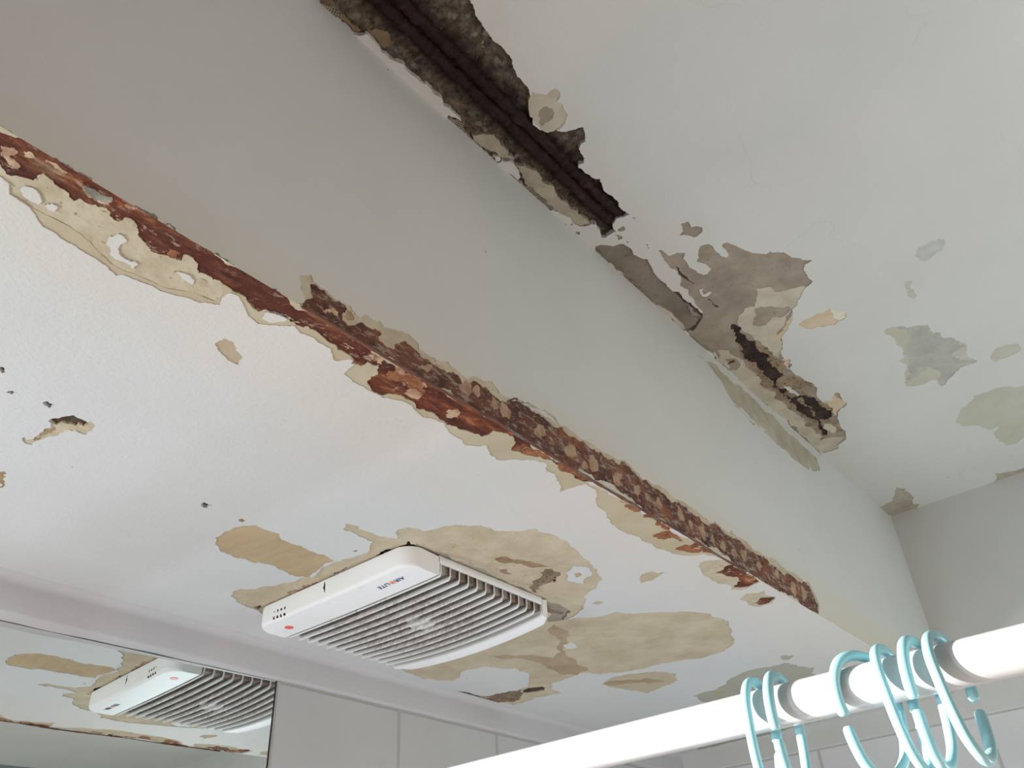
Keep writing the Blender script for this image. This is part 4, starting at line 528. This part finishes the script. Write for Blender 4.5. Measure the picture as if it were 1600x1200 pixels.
def surface(tag, rect, place, into, parts, mat, surf_name, surf_label, clampf):
    """One flat room surface with its holes: every patch becomes a mesh of its own, recessed into it."""
    rng = random.Random(len(tag)*7+ord(tag[0]))
    polys = [(c, k, [clampf(*q) for q in jag(p, j, rng)]) for s, c, k, j, p in POLYS if s == tag]
    x0, x1, y0, y1 = rect
    verts = [(x0, y0), (x1, y0), (x1, y1), (x0, y1)]; edges = [(0, 1), (1, 2), (2, 3), (3, 0)]
    for c, k, p in polys:
        b = len(verts); n = len(p); verts += p
        edges += [(b+i, b+(i+1) % n) for i in range(n)]
    for c, k, p in polys:
        if c in GRID:
            g = GRID[c]; xs = [q[0] for q in p]; ys = [q[1] for q in p]
            gx, gy = np.meshgrid(np.arange(min(xs), max(xs), g), np.arange(min(ys), max(ys), g))
            gx = gx.ravel(); gy = gy.ravel()
            gx = gx + np.array([rng.uniform(-.35, .35)*g for _ in gx]); gy = gy + np.array([rng.uniform(-.35, .35)*g for _ in gy])
            ok = inside(gx, gy, p)
            verts += [clampf(float(a), float(b)) for a, b, q in zip(gx, gy, ok) if q]
    vo, eo, fo, _, _, _ = delaunay_2d_cdt([Vector(v) for v in verts], edges, [], 0, 1e-5)
    V = np.array([(v[0], v[1]) for v in vo]); F = np.array([f for f in fo if len(f) == 3])
    C = V[F].mean(axis=1)
    own = np.full(len(F), -1); dep = np.zeros(len(F)); rgh = np.zeros(len(F))
    for i, (c, k, p) in enumerate(polys):
        s = inside(C[:, 0], C[:, 1], p)
        own[s] = i if c != 'paint' else -1
        if DEPTH[c] is not None: dep[s] = DEPTH[c]*0.001
        rgh[s] = ROUGHN.get(c, 0)*0.001
    keys = [tag] + sorted({k for c, k, p in polys if k != tag})
    kid = {k: i for i, k in enumerate(keys)}
    fk = np.array([0 if o < 0 else kid[polys[o][1]] for o in own])
    meshes = {k: dict(v=[], f=[], m=[], mi={}, vm={}) for k in keys}
    into = Vector(into)
    def vid(d, vi, depth, r):
        key = (vi, round(depth, 5), r > 0)
        if key not in d['vm']:
            p = place(*V[vi]); q = depth
            if r > 0: q += r*(noise.noise(p*95)*1.1 + noise.noise(p*260)*0.7)
            d['vm'][key] = len(d['v']); d['v'].append(p + into*q)
        return d['vm'][key]
    def matname(i): return 'paint' if own[i] < 0 else polys[own[i]][0]
    edge_f = {}
    for i, f in enumerate(F):
        d = meshes[keys[fk[i]]]; mn = matname(i)
        if mn not in d['mi']: d['mi'][mn] = len(d['mi'])
        d['f'].append([vid(d, int(a), dep[i], rgh[i]) for a in f]); d['m'].append(d['mi'][mn])
        for a, b in ((f[0], f[1]), (f[1], f[2]), (f[2], f[0])):
            edge_f.setdefault((min(a, b), max(a, b)), []).append(i)
    for (a, b), fl in edge_f.items():            # the little cliff round every patch
        if len(fl) != 2: continue
        i, j = fl
        if abs(dep[i]-dep[j]) < 1e-6 and (rgh[i] > 0) == (rgh[j] > 0): continue
        if dep[i] > dep[j]: i, j = j, i          # i = nearer layer, owns the cliff
        d = meshes[keys[fk[i]]]; mn = matname(i)
        q = [vid(d, int(a), dep[i], rgh[i]), vid(d, int(b), dep[i], rgh[i]), vid(d, int(b), dep[j], rgh[j]), vid(d, int(a), dep[j], rgh[j])]
        if len(set(q)) == 4:
            d['f'].append(q); d['m'].append(d['mi'][mn])
    objs = {}
    def build(k, name, parent, label):
        d = meshes[k]; me = bpy.data.meshes.new(name)
        off = wloc(parent) if parent is not None else Vector((0, 0, 0))
        me.from_pydata([tuple(v-off) for v in d['v']], [], d['f'])
        o = link(name, me, parent, label, [mat if mn == 'paint' else MATS[tag][mn] for mn in d['mi']])
        me.polygons.foreach_set('material_index', d['m']); me.update()
        return o
    root = build(tag, surf_name, None, surf_label); root['kind'] = 'structure'
    for k in keys[1:]:
        if not meshes[k]['f']: continue
        name, label, par = parts[k]
        build(k, name, par if par is not None else root, label)
    return root

EDGE = -0.485
lintel = empty('steel_lintel', (EDGE, 0.65, 2.10), 'long rusted steel lintel exposed along the lower edge of the beam', 'beam')
U = None
surface('LC', (-1.2085, EDGE, -0.5, 2.195), lambda a, b: Vector((a, b, 2.10)), (0, 0, 1), dict(
    lc_long=('peeled_strip', 'long tan strip of bared plaster with jagged edge beside the rusted steel', U),
    lc_inner=('bare_plaster', 'pale cream bare plaster inside the long peeled strip', U),
    lintel_soffit=('soffit_flange', 'reddish brown rusted underside of the lintel', lintel),
    lc_blob=('peeled_patch', 'cream patch with rust streaks near the end of the steel', U),
    lc_drop=('peeled_patch', 'small cream oval with a rust streak below the end of the steel', U),
    lc_fish=('peeled_patch', 'small tan leaf shaped patch between the fan and the steel', U),
    lc_speck=('peeled_patch', 'tiny cream fleck beside the plaster round the fan', U),
    lc_left_dab=('peeled_patch', 'small yellowish dab of bared plaster left of the steel', U),
    lc_hole=('plaster_hole', 'broken brown hole with crumbled cream rim at far left', U),
    lc_pit=('plaster_pit', 'dark pit above the broken hole', U), lc_pit2=('plaster_pit', 'dark flat pit near left picture edge', U),
    lc_pit3=('plaster_pit', 'brown pit at the left picture edge, topmost', U), lc_pit4=('plaster_pit', 'pale crumbling pit at the left picture edge, lowest', U),
    lc_scuff=('scuff_mark', 'small dark scuffs above the brown peeled tongue', U),
    lc_tongue=('peeled_patch', 'brown tongue shaped patch left of the exhaust fan', U),
    lc_fan=('peeled_patch', 'large stained cream plaster area round the exhaust fan', U),
    lc_leaf=('peeled_patch', 'oval tan patch with brown streaks between fan and white rod', U),
    lc_rod=('peeled_patch', 'pale olive patch running behind the white rod', U),
    lc_dash=('peeled_patch', 'tiny grey dash above the white rod', U)),
    P['LC'], 'ceiling', 'lower white painted ceiling with peeling paint holding the exhaust fan',
    lambda a, b: (min(max(a, -1.2085), EDGE), min(max(b, -0.5), 2.195)))
surface('UC', (EDGE, 2.2, -0.9, 2.195), lambda a, b: Vector((a, b, 2.55)), (0, 0, 1), dict(
    uc_spall=('broken_concrete', 'long dark channel of broken concrete where plaster has fallen', U),
    uc_lobe=('peeled_patch', 'beige lobe with a taupe dot beside the dark concrete', U),
    uc_taupe=('bare_plaster', 'wide taupe and beige bared plaster with a black corrosion streak', U),
    uc_strip=('bare_plaster', 'narrow dark grey plaster strip along the beam corner', U),
    uc_chips=('paint_chips', 'small loose chips missing between the two damaged areas', U),
    uc_island=('peeled_patch', 'small grey brown patch above the wide taupe plaster', U),
    uc_slipper=('peeled_patch', 'peach slipper shaped patch right of the taupe plaster', U),
    uc_smudge=('smudge', 'faint grey smudge on the upper ceiling', U),
    uc_dash=('smudge', 'faint short upright smudge on the upper ceiling', U),
    uc_grey=('peeled_patch', 'ragged grey patch with cream edges at right', U),
    uc_oval=('peeled_patch', 'small pale oval patch near the right picture edge', U),
    uc_large=('peeled_patch', 'large olive grey patch at the right picture edge', U),
    uc_corner=('peeled_patch', 'grey shield shaped patch in the corner above the beam end', U),
    uc_ledge=('peeled_patch', 'dark grey sliver where upper ceiling meets the end wall', U)),
    P['UC'], 'ceiling', 'upper white painted ceiling beyond the beam, crazed and peeling',
    lambda a, b: (max(a, EDGE), min(max(b, -0.9), 2.195)))
surface('BF', (-0.9, 2.195, 2.10, 2.585), lambda a, b: Vector((EDGE, a, b)), (-1, 0, 0), dict(
    bf_cream=('bare_plaster', 'ragged cream rim of bared plaster above the rusted steel', U),
    lintel_face=('face_flange', 'dark brown rusted upright side of the lintel with pale plaster spots', lintel),
    bf_strip=('peeled_patch', 'long taupe sliver of bared plaster along the top corner of the beam', U)),
    P['BF'], 'wall_beam', 'smooth white side of the dropped beam',
    lambda a, b: (min(max(a, -0.9), 2.195), max(b, 2.10)))

# rounded nose of the steel where both flanges meet
def wob(y, s, a): return a*noise.noise(Vector((y*s, 3.1, 7.7)))
bm = bmesh.new()
ys = [0.335 + i*0.008 for i in range(106)]
tube(bm, [(EDGE+0.0005+wob(y, 9, .002), y, 2.0995+wob(y+5, 9, .002)) for y in ys], .003, 8, radii=[0.0009+0.0016*abs(noise.noise(Vector((y*40, 0, 0))))+0.0005 for y in ys])
tnose = NT('corner_bead_metal')
v = tnose.map((1, 0.25, 1))
cc = tnose.ramp(tnose.noise(70, 5, 0.7, v), [(0.36, alb((44, 40, 38), 170)), (0.44, alb((84, 48, 36), 170)), (0.56, alb((96, 62, 46), 170)), (0.60, alb((84, 82, 78), 170)), (0.66, alb((165, 162, 152), 170))])
nose_m = tnose.fin(cc, 0.5, tnose.bump(tnose.noise(200, 4), 0.6, 0.001), 0.4)
bm_obj('corner_bead', bm, nose_m, lintel, 'grey and rust coloured metal nose along the corner', True)

# two corroded bars lying in the broken concrete of the upper ceiling
for i, (bx, y0, y1, lab) in enumerate(((-0.4335, 0.16, 0.835, 'dark rusted reinforcing bar in broken concrete, nearer the beam'),
                                       (-0.4145, 0.16, 0.842, 'dark rusted reinforcing bar in broken concrete, farther from the beam'))):
    t = empty('reinforcing_bar', (bx, y0, 2.553), lab, 'rebar', 'corroded bars in the concrete')
    bm = bmesh.new()
    ys = np.arange(y0, y1, 0.0022)
    pts = [(bx + 0.002*noise.noise(Vector((y*20, i*3, 0))), y, 2.5575+0.0020*noise.noise(Vector((y*25, i*7, 4)))+max(0, (y-y1+.05))*0.08) for y in ys]
    rad = [0.0082*(1+0.30*noise.noise(Vector((y*60, i, 1)))+0.22*noise.noise(Vector((y*170, i, 5)))+0.05*(1 if k % 3 == 0 else 0)) for k, y in enumerate(ys)]
    tube(bm, pts, .008, 18, radii=rad)
    for vv in bm.verts:
        q = vv.co; k_ = 0.0022*noise.noise(q*110) + 0.0016*noise.noise(q*300)
        vv.co += Vector((q.x-bx, 0, q.z-2.5575)).normalized()*k_
    tb = NT('corroded_bar')
    c = tb.ramp(tb.noise(45, 7, 0.7, tb.map((1, .35, 1))), [(0.35, alb((22, 11, 10), UCR)), (0.55, alb((34, 18, 16), UCR)), (0.66, alb((52, 34, 30), UCR)), (0.76, alb((110, 96, 86), UCR))])
    bm_obj('bar', bm, tb.fin(c, 0.7, tb.bump(tb.noise(120, 6, .7), 1.0, .003), 0.3), t, None, True)


# ------------------------------------------------------------------ walls
def quad(bm, pts): bm.faces.new([bm.verts.new(p) for p in pts])
def tilemat(name, base, axis, offs, width, ztop, rowh=0.30, vis=0.0035):
    t = NT(name); a = t.axis(axis); z = t.axis(2)
    g1 = t.math('ABSOLUTE', t.math('SUBTRACT', t.math('FRACT', t.math('DIVIDE', t.math('SUBTRACT', a, offs-width/2), width)), 0.5))
    g1 = t.math('MULTIPLY', g1, width)
    g2 = t.math('MULTIPLY', t.math('ABSOLUTE', t.math('SUBTRACT', t.math('FRACT', t.math('DIVIDE', t.math('SUBTRACT', z, ztop-rowh/2), rowh)), 0.5)), rowh)
    d = t.math('MINIMUM', g1, g2)
    wob_ = t.math('MULTIPLY', t.math('SUBTRACT', t.noise(60, 3), 0.5), 0.0016)
    d = t.math('ADD', d, wob_)
    g = t.ramp(t.math('MULTIPLY', d, 100), [(vis*70, 1.0), (vis*130, 0.0)])
    c = t.mix(t.ramp(t.noise(6, 3), [(.35, 0.0), (.7, 1.0)]), base, tuple(v*.95 for v in base[:3])+(1,))
    dirt = t.ramp(t.noise(14, 6, .7), [(.60, 0.0), (.8, 1.0)])
    c = t.mix(t.math('MULTIPLY', dirt, .25), c, (.33, .29, .27, 1))
    c = t.mix(t.math('MULTIPLY', g, .62), c, (.40, .37, .35, 1))
    nb = t.bump(t.math('SUBTRACT', 1.0, g), .6, .0015)
    return t.fin(c, .28, nb, .5)
TL = tilemat('left_wall_tile', (0.60, 0.585, 0.58, 1), 1, 1.152, 0.28, 2.046)
TE = tilemat('end_wall_tile', (0.74, 0.74, 0.75, 1), 0, -0.437, 0.39, 2.047)
bm = bmesh.new()
quad(bm, [(-1.2085, .874, .0), (-1.2085, 2.195, .0), (-1.2085, 2.195, 2.05), (-1.2085, .874, 2.05)])
quad(bm, [(-1.2085, .874, .0), (-1.2085, .874, 2.05), (-1.29, .874, 2.05), (-1.29, .874, .0)])
quad(bm, [(-1.29, .1, .0), (-1.29, .874, .0), (-1.29, .874, 2.05), (-1.29, .1, 2.05)])
wl = bm_obj('wall_left', bm, TL); wl['kind'] = 'structure'; wl['label'] = 'grey white tiled left wall beside the mirror'
bm = bmesh.new()   # plaster band between tile top and ceiling, softly coved
prof = [(-1.29, 2.0475), (-1.2040, 2.0475), (-1.2015, 2.0490), (-1.2000, 2.0520), (-1.2000, 2.086)] + [(-1.2000+0.014*(1-math.cos(a)), 2.086+0.0142*math.sin(a)) for a in [math.pi/2*k/8 for k in range(1, 9)]]
yb = [0.1 + i*0.02 for i in range(106)]; yb[-1] = 2.195
rows = [[bm.verts.new((x+0.0018*noise.noise(Vector((x*8, y*7, z*8))), min(y, 2.195), z+(0.0016*noise.noise(Vector((1, y*13, z*3))) if z < 2.06 else 0))) for x, z in prof] for y in yb]
for a, b in zip(rows, rows[1:]):
    for k in range(len(prof)-1): bm.faces.new((a[k], a[k+1], b[k+1], b[k]))
tb_ = bm_obj('trim_1', bm, P['LW'], None, None, True); tb_['kind'] = 'structure'; tb_['label'] = 'smudged plaster band between left wall tiles and the lower ceiling'
bm = bmesh.new()
quad(bm, [(-1.2085, 2.195, .0), (2.2, 2.195, .0), (2.2, 2.195, 2.047), (-1.2085, 2.195, 2.047)])
we = bm_obj('trim_2', bm, TE); we['kind'] = 'structure'; we['label'] = 'white wall tiles low on the end wall, behind the rod'
bm = bmesh.new()
prof = [(2.195, 2.047), (2.1915, 2.047), (2.1905, 2.0485), (2.1905, 2.60)]
xs = [-1.2085 + i*0.0342 for i in range(101)]
rows = [[bm.verts.new((x, y+0.002*noise.noise(Vector((x*5, 2, z*5))), z)) for y, z in (prof[:3] + [(2.1905, 2.05+.55*k/16) for k in range(17)])] for x in xs]
for a, b in zip(rows, rows[1:]):
    for k in range(len(a)-1): bm.faces.new((a[k], a[k+1], b[k+1], b[k]))
wf = bm_obj('wall_far', bm, P['EW'], None, None, True); wf['kind'] = 'structure'; wf['label'] = 'painted end wall where the beam and both ceilings stop'

# ------------------------------------------------------------------ mirror
mir = empty('wall_mirror', (-1.235, .485, 1.60), 'large frameless mirror on the left wall reflecting the fan', 'mirror')
nv = Vector((1, -0.0419, -0.0081)).normalized()
def on_m(y, z, off=0.0):
    c0 = Vector((-1.2125, .872, 2.0))
    x = c0.x - (nv.y*(y-c0.y)+nv.z*(z-c0.z))/nv.x
    return Vector((x+off, y, z))
mm = NT('mirror_glass'); mirror_m = mm.fin((.80, .83, .815, 1), 0.012, None, .5, 1.0)
me_ = NT('mirror_edge'); medge = me_.fin((.035, .035, .032, 1), .4, None, .4)
bm = bmesh.new(); a = [on_m(y, z) for y, z in ((.1, 1.15), (.8705, 1.15), (.8705, 2.0462), (.1, 2.0462))]
quad(bm, a)
bm_obj('mirror_glass', bm, mirror_m, mir)
bm = bmesh.new(); f = [bm.verts.new(p - Vector((.0012, 0, 0))) for p in (on_m(.099, 1.149), on_m(.8735, 1.149), on_m(.8735, 2.0468), on_m(.099, 2.0468))]
g = [bm.verts.new(v.co - Vector((.005, 0, 0))) for v in f]
bm.faces.new(f); bm.faces.new(g[::-1])
for k in range(4): bm.faces.new((f[k], g[k], g[(k+1) % 4], f[(k+1) % 4]))
bm_obj('mirror_backing', bm, medge, mir, 'dark edge of the mirror')

# ------------------------------------------------------------------ exhaust fan
X0, X1, Y0, Y1 = -1.094, -0.762, 0.7365, 1.056
XC, HW = (X0+X1)/2, (X1-X0)/2
ZB = 2.0675
fan = empty('exhaust_fan', (XC, (Y0+Y1)/2, 2.10), 'square white plastic exhaust fan with louvred grille on the lower ceiling', 'exhaust fan')
def zb(x, y):
    s = 0.0015 + 0.0095*max(0, min(1, (y-Y0-.05)/(Y1-Y0-.05)))
    return ZB + 0.003 - s*(1-((x-XC)/HW)**2)
tp = NT('white_plastic')
yel = tp.ramp(tp.noise(9, 4), [(.4, 0.0), (.75, 1.0)])
cpl = tp.mix(yel, (.96, .96, .97, 1), (.92, .915, .91, 1))
sm = tp.ramp(tp.noise(38, 5, .7), [(.62, 0.0), (.74, 1.0)])
cpl = tp.mix(tp.math('MULTIPLY', sm, .22), cpl, (.5, .46, .42, 1))
plastic = tp.fin(cpl, .42, tp.bump(tp.noise(30, 2), .12, .001), .3)
tg = NT('dusty_grille_back')
cg = tg.mix(tg.ramp(tg.noise(26, 6, .7), [(.35, 0.0), (.65, 1.0)]), alb((150, 142, 138), 185), alb((104, 88, 76), 185))
dusty = tg.fin(cg, .9, tg.bump(tg.noise(90, 5), .8, .002), .1)
ts = NT('dusty_slat')
r2 = ts.math('ADD', ts.math('POWER', ts.math('MULTIPLY', ts.math('SUBTRACT', ts.axis(0), .0), 6.5), 2.0), ts.math('POWER', ts.math('MULTIPLY', ts.axis(1), 7.5), 2.0))
dd = ts.math('ADD', r2, ts.math('MULTIPLY', ts.noise(55, 5, .7), -1.0))
dz = ts.ramp(dd, [(-.2, 1.0), (.35, 0.0)])
cs = ts.mix(ts.math('MULTIPLY', ts.ramp(ts.noise(120, 5, .75), [(.44, 0.0), (.60, 1.0)]), .65), (.86, .85, .84, 1), (.38, .31, .26, 1))
slatm = ts.fin(ts.mix(dz, (.83, .83, .82, 1), cs), .35, None, .5)
R = 0.026
def yfront(x):
    dx = min(x-X0, X1-x)
    return Y0 + (R - math.sqrt(max(0, R*R-(R-dx)**2)) if dx < R else 0)
def yback(x):
    dx = min(x-X0, X1-x); r = .020
    return Y1 - (r-dx)*0.9 if dx < r else Y1
xsf = [X0 + R*(1-math.cos(math.pi/2*k/8)) for k in range(9)] + [X0+R+(X1-X0-2*R)*k/14 for k in range(1, 14)] + [X1 - R*(1-math.cos(math.pi/2*k/8)) for k in range(8, -1, -1)]
def block(bm, yo, yi, flip):
    """solid end of the housing; yo(x) outer outline, yi inner edge"""
    rows = []
    sgn = 1 if not flip else -1
    for x in xsf:
        o = yo(x); z = zb(x, o); e = min(.006, abs(yi-o)*.45)
        rows.append([bm.verts.new(p) for p in ((x, o, 2.10), (x, o+.0*sgn, z+e), (x, o+sgn*e*.3, z+e*.3), (x, o+sgn*e, z), (x, yi-sgn*.003, zb(x, yi)), (x, yi, zb(x, yi)+.002), (x, yi, 2.098))])
    for a, b in zip(rows, rows[1:]):
        for k in range(6): bm.faces.new((a[k], a[k+1], b[k+1], b[k]))
    bm.faces.new(rows[0]); bm.faces.new(rows[-1][::-1])
YI0, YI1 = Y0+.060, Y1-.030
bm = bmesh.new(); block(bm, yfront, YI0, False); block(bm, yback, YI1, True)
for xa, xb in ((X0, X0+.004), (X1-.004, X1)):
    box(bm, xa, xb, YI0-.001, YI1+.001, 2.0895, 2.10)
bm_obj('housing', bm, plastic, fan, None, False)
bpy.data.objects['housing'].modifiers.new('weighted', 'WEIGHTED_NORMAL')
for p in bpy.data.objects['housing'].data.polygons: p.use_smooth = True
bm = bmesh.new(); box(bm, X0+.006, X1-.006, YI0-.002, YI1+.002, 2.0805, 2.096)
bm_obj('grille_back', bm, dusty, fan, 'dusty brown grey back of the grille')
bm = bmesh.new()
tube(bm, [(XC+.012, (Y0+Y1)/2+.02, 2.084), (XC+.012, (Y0+Y1)/2+.02, 2.076), (XC+.012, (Y0+Y1)/2+.02, 2.0715)], .02, 28, radii=[.024, .024, .019])
bm_obj('motor_hub', bm, plastic, fan, None, True)
NS = 13
for k in range(NS):
    ys_ = YI0 + .004 + (YI1-YI0-.004)*k/(NS-1) if k < NS-1 else YI1-.001
    path = []
    zt = 2.0895
    path += [(X0+.0012, zt), (X0+.0012, zt-.006), (X0+.0012, zb(X0, ys_)+.006)]
    for j in range(21):
        x = X0+.004+(X1-X0-.008)*j/20
        path.append((x, zb(x, ys_)))
    path += [(X1-.0012, zb(X1, ys_)+.006), (X1-.0012, zt-.006), (X1-.0012, zt)]
    bm = bmesh.new(); prev = None
    for i, (x, z) in enumerate(path):
        a = Vector(path[max(i-1, 0)]); b = Vector(path[min(i+1, len(path)-1)]); tdir = (b-a).normalized()
        nin = Vector((-tdir.y, tdir.x))       # towards the inside of the grille
        sec = []
        for (w, h) in ((-.0012, .0004), (.0004, 0), (.0016, .0010), (.0030, .0052), (.0052, .0125), (.0034, .0125), (.0004, .0050), (-.0012, .0022)):
            h2 = h if 3 <= i <= len(path)-4 else h*.45
            sec.append(bm.verts.new((x+nin.x*h2, ys_+w, z+nin.y*h2)))
        if prev:
            for q in range(8): bm.faces.new((prev[q], prev[(q+1) % 8], sec[(q+1) % 8], sec[q]))
        else: bm.faces.new(sec[::-1])
        prev = sec
    bm.faces.new(prev)
    bm_obj('slat', bm, slatm, fan, None, True)
# round red sticker, small vent slots, split in the side
bm = bmesh.new(); cx_, cy_ = -1.051, .769
r_ = [bm.verts.new((cx_+.0068*math.cos(2*math.pi*k/28), cy_+.0068*math.sin(2*math.pi*k/28), zb(cx_, cy_)-.0006)) for k in range(28)]
r2_ = [bm.verts.new((v.co.x, v.co.y, v.co.z+.002)) for v in r_]
bm.faces.new(r_)
for k in range(28): bm.faces.new((r_[k], r_[(k+1) % 28], r2_[(k+1) % 28], r2_[k]))
td = NT('coral_red'); bm_obj('sticker', bm, td.fin(alb((226, 92, 82), 185), .4), fan, 'round coral red sticker')
tk = NT('dark_slot'); dark_m = tk.fin((.05, .03, .03, 1), .8)
for r in range(2):
    for q in range(4):
        bm = bmesh.new(); x = -1.0465+q*.0083; z = 2.0845-.0095*r - q*.0004
        w, h = (.0012, .0026) if (r+q) % 2 else (.0017, .0021)
        if r == 0 and q == 0: w, h = .0006, .0012
        box(bm, x-w, x+w, Y0-.0004, Y0+.002, z-h*.8, z+h*.8)
        bm_obj('vent_slot', bm, dark_m, fan)
bm = bmesh.new(); pts = [(-.9335, 2.0965, .0008), (-.9325, 2.092, .0013), (-.9335, 2.0885, .0022), (-.9322, 2.085, .0012), (-.9318, 2.081, .0005)]
for (xa, za, wa), (xb, zb_, wb2) in zip(pts, pts[1:]):
    quad(bm, [(xa-wa, Y0-.0003, za), (xa+wa, Y0-.0003, za), (xb+wb2, Y0-.0003, zb_), (xb-wb2, Y0-.0003, zb_)])
bm_obj('side_crack', bm, dark_m, fan, 'short dark split in the side')
# the maker's lettering on the solid face, read from the other side of the room
def lettering(txt, x, y, size, mat, label, name='lettering', shear=.22):
    cu = bpy.data.curves.new('t', 'FONT'); cu.body = txt; cu.size = size; cu.extrude = .0003; cu.shear = shear; cu.space_character = 1.0; cu.offset = -.0001
    tmp = bpy.data.objects.new('t', cu); COL.objects.link(tmp)
    bpy.context.view_layer.update()
    me = bpy.data.meshes.new_from_object(tmp.evaluated_get(bpy.context.evaluated_depsgraph_get()))
    bpy.data.objects.remove(tmp); bpy.data.curves.remove(cu)
    w = max(v.co.x for v in me.vertices)
    for v in me.vertices:
        lx, ly, lz = v.co
        X = x-lx; Y = y+ly; v.co = (X-XC, Y-(Y0+Y1)/2, zb(X, Y)-.0004-lz-2.10)
    link(name, me, fan, label, [mat]); return w
tn = NT('navy_print'); navy = tn.fin(alb((52, 62, 104), 185), .5)
to = NT('orange_print'); oran = to.fin(alb((214, 120, 92), 185), .5)
LX, LY = -.797, .7600
w = lettering('AIR', LX, LY, .0120, navy, 'navy letters AIR')
w2 = lettering('LITE', LX-w-.0108, LY, .0120, navy, 'navy letters LITE')
bm = bmesh.new(); ox, oy = LX-w-.0057, LY+.0042
for (ro, ri) in ((.0044, .0033), (.0020, .0)):
    n = 24
    a = [bm.verts.new((ox+ro*math.cos(2*math.pi*k/n), oy+ro*math.sin(2*math.pi*k/n), zb(ox, oy)-.0006)) for k in range(n)]
    if ri:
        b = [bm.verts.new((ox+ri*math.cos(2*math.pi*k/n), oy+ri*math.sin(2*math.pi*k/n), zb(ox, oy)-.0006)) for k in range(n)]
        for k in range(n): bm.faces.new((a[k], a[(k+1) % n], b[(k+1) % n], b[k]))
    else: bm.faces.new(a)
bm_obj('logo_ring', bm, oran, fan, 'orange round O with a centre dot')

# ------------------------------------------------------------------ white rod and curtain rings
RY, RZ, RR = 0.605, 1.755, 0.0143
rod = empty('curtain_rod', (-.25, RY, RZ), 'round white shower curtain rod crossing the lower right corner', 'curtain rod')
bm = bmesh.new(); n = 48
rings = []
xr = [-1.2085, -1.19, -.9, -.7, -.5, -.3, -.1, .1, .3]
for x in xr: rings.append([bm.verts.new((x, RY+RR*math.cos(2*math.pi*k/n), RZ+RR*math.sin(2*math.pi*k/n))) for k in range(n)])
for a, b in zip(rings, rings[1:]):
    for k in range(n): bm.faces.new((a[k], a[(k+1) % n], b[(k+1) % n], b[k]))
bm.faces.new(rings[0][::-1]); bm.faces.new(rings[-1])
tr = NT('white_enamel')
sc1 = tr.ramp(tr.noise(60, 5, .7, tr.map((.25, 1, 1))), [(.62, 0.0), (.70, 1.0)])
rodm = tr.fin(tr.mix(tr.math('MULTIPLY', sc1, .16), (.56, .555, .55, 1), (.34, .32, .32, 1)), .22, None, .5)
bm_obj('pole', bm, rodm, rod, None, True)
bm = bmesh.new(); tube(bm, [(-1.2085, RY, RZ), (-1.2045, RY, RZ), (-1.2005, RY, RZ), (-1.186, RY, RZ)], .03, 32, radii=[.030, .030, .019, .019])
bm_obj('wall_flange', bm, rodm, rod, None, True)

ta = NT('aqua_plastic')
aqua = ta.fin((.38, .68, .74, 1), .28, None, .5)
ta.b.inputs['Subsurface Weight'].default_value = 0.0
def crom(P, n=6):
    out = []
    for i in range(len(P)-1):
        p0, p1, p2, p3 = P[max(i-1, 0)], P[i], P[i+1], P[min(i+2, len(P)-1)]
        for k in range(n):
            t = k/n
            out.append(tuple(.5*(2*b + (c-a)*t + (2*a-5*b+4*c-d)*t*t + (3*b-a-3*c+d)*t**3) for a, b, c, d in zip(p0, p1, p2, p3)))
    out.append(tuple(P[-1])); return out
# side outline of a ring, d towards the open side, v up, centred on the rod
RING = [(.0195, -.0188), (.0218, -.0090), (.0210, .0050), (.0140, .0165), (.0010, .0205), (-.0130, .0160), (-.0205, .0040), (-.0215, -.0120), (-.0205, -.0300), (-.0165, -.0450), (-.0060, -.0560), (.0040, -.0562), (.0125, -.0480), (.0170, -.0370), (.0197, -.0250)]
GAP = 'aqua plastic curtain rings on the white rod'
rings_spec = [
 (-.263, 180, -2, 'leftmost aqua curtain ring on the white rod, its open side at the back'),
 (-.245, 0, 2, 'second aqua curtain ring from the left, touching close beside the leftmost'),
 (-.1860, -38, 4, 'aqua curtain ring turned most sideways, third from the left with wide C opening'),
 (-.1665, 176, 4, 'third aqua curtain ring from the right, its front leg unbroken and gap at the back'),
 (-.1480, -8, 4, 'second aqua curtain ring from the right, its gap facing forward'),
 (-.131, 170, 4, 'rightmost aqua curtain ring, front leg unbroken, nearest the right picture edge')]
for x, yaw, lean, lab in rings_spec:
    t = empty('curtain_ring', (x, RY, RZ), lab, 'curtain ring', GAP)
    pts = crom(RING); rad = []
    L = len(pts)
    for i in range(L):
        e = min(i, L-1-i); rad.append(.0036*(1 if e > 2 else (.62, .88, .98)[e]))
    bm = bmesh.new()
    tube(bm, [(0, -d, v) for d, v in pts], .0036, 14, radii=rad, sq=(1.05, .95))
    bmesh.ops.rotate(bm, verts=bm.verts, cent=(0, 0, 0), matrix=Matrix.Rotation(math.radians(lean), 3, 'Y'))
    bmesh.ops.rotate(bm, verts=bm.verts, cent=(0, 0, 0), matrix=Matrix.Rotation(math.radians(yaw), 3, 'Z'))
    me = bpy.data.meshes.new('hoop'); bmesh.ops.recalc_face_normals(bm, faces=bm.faces); bm.to_mesh(me); bm.free()
    for p in me.polygons: p.use_smooth = True
    link('hoop', me, t, None, [aqua])
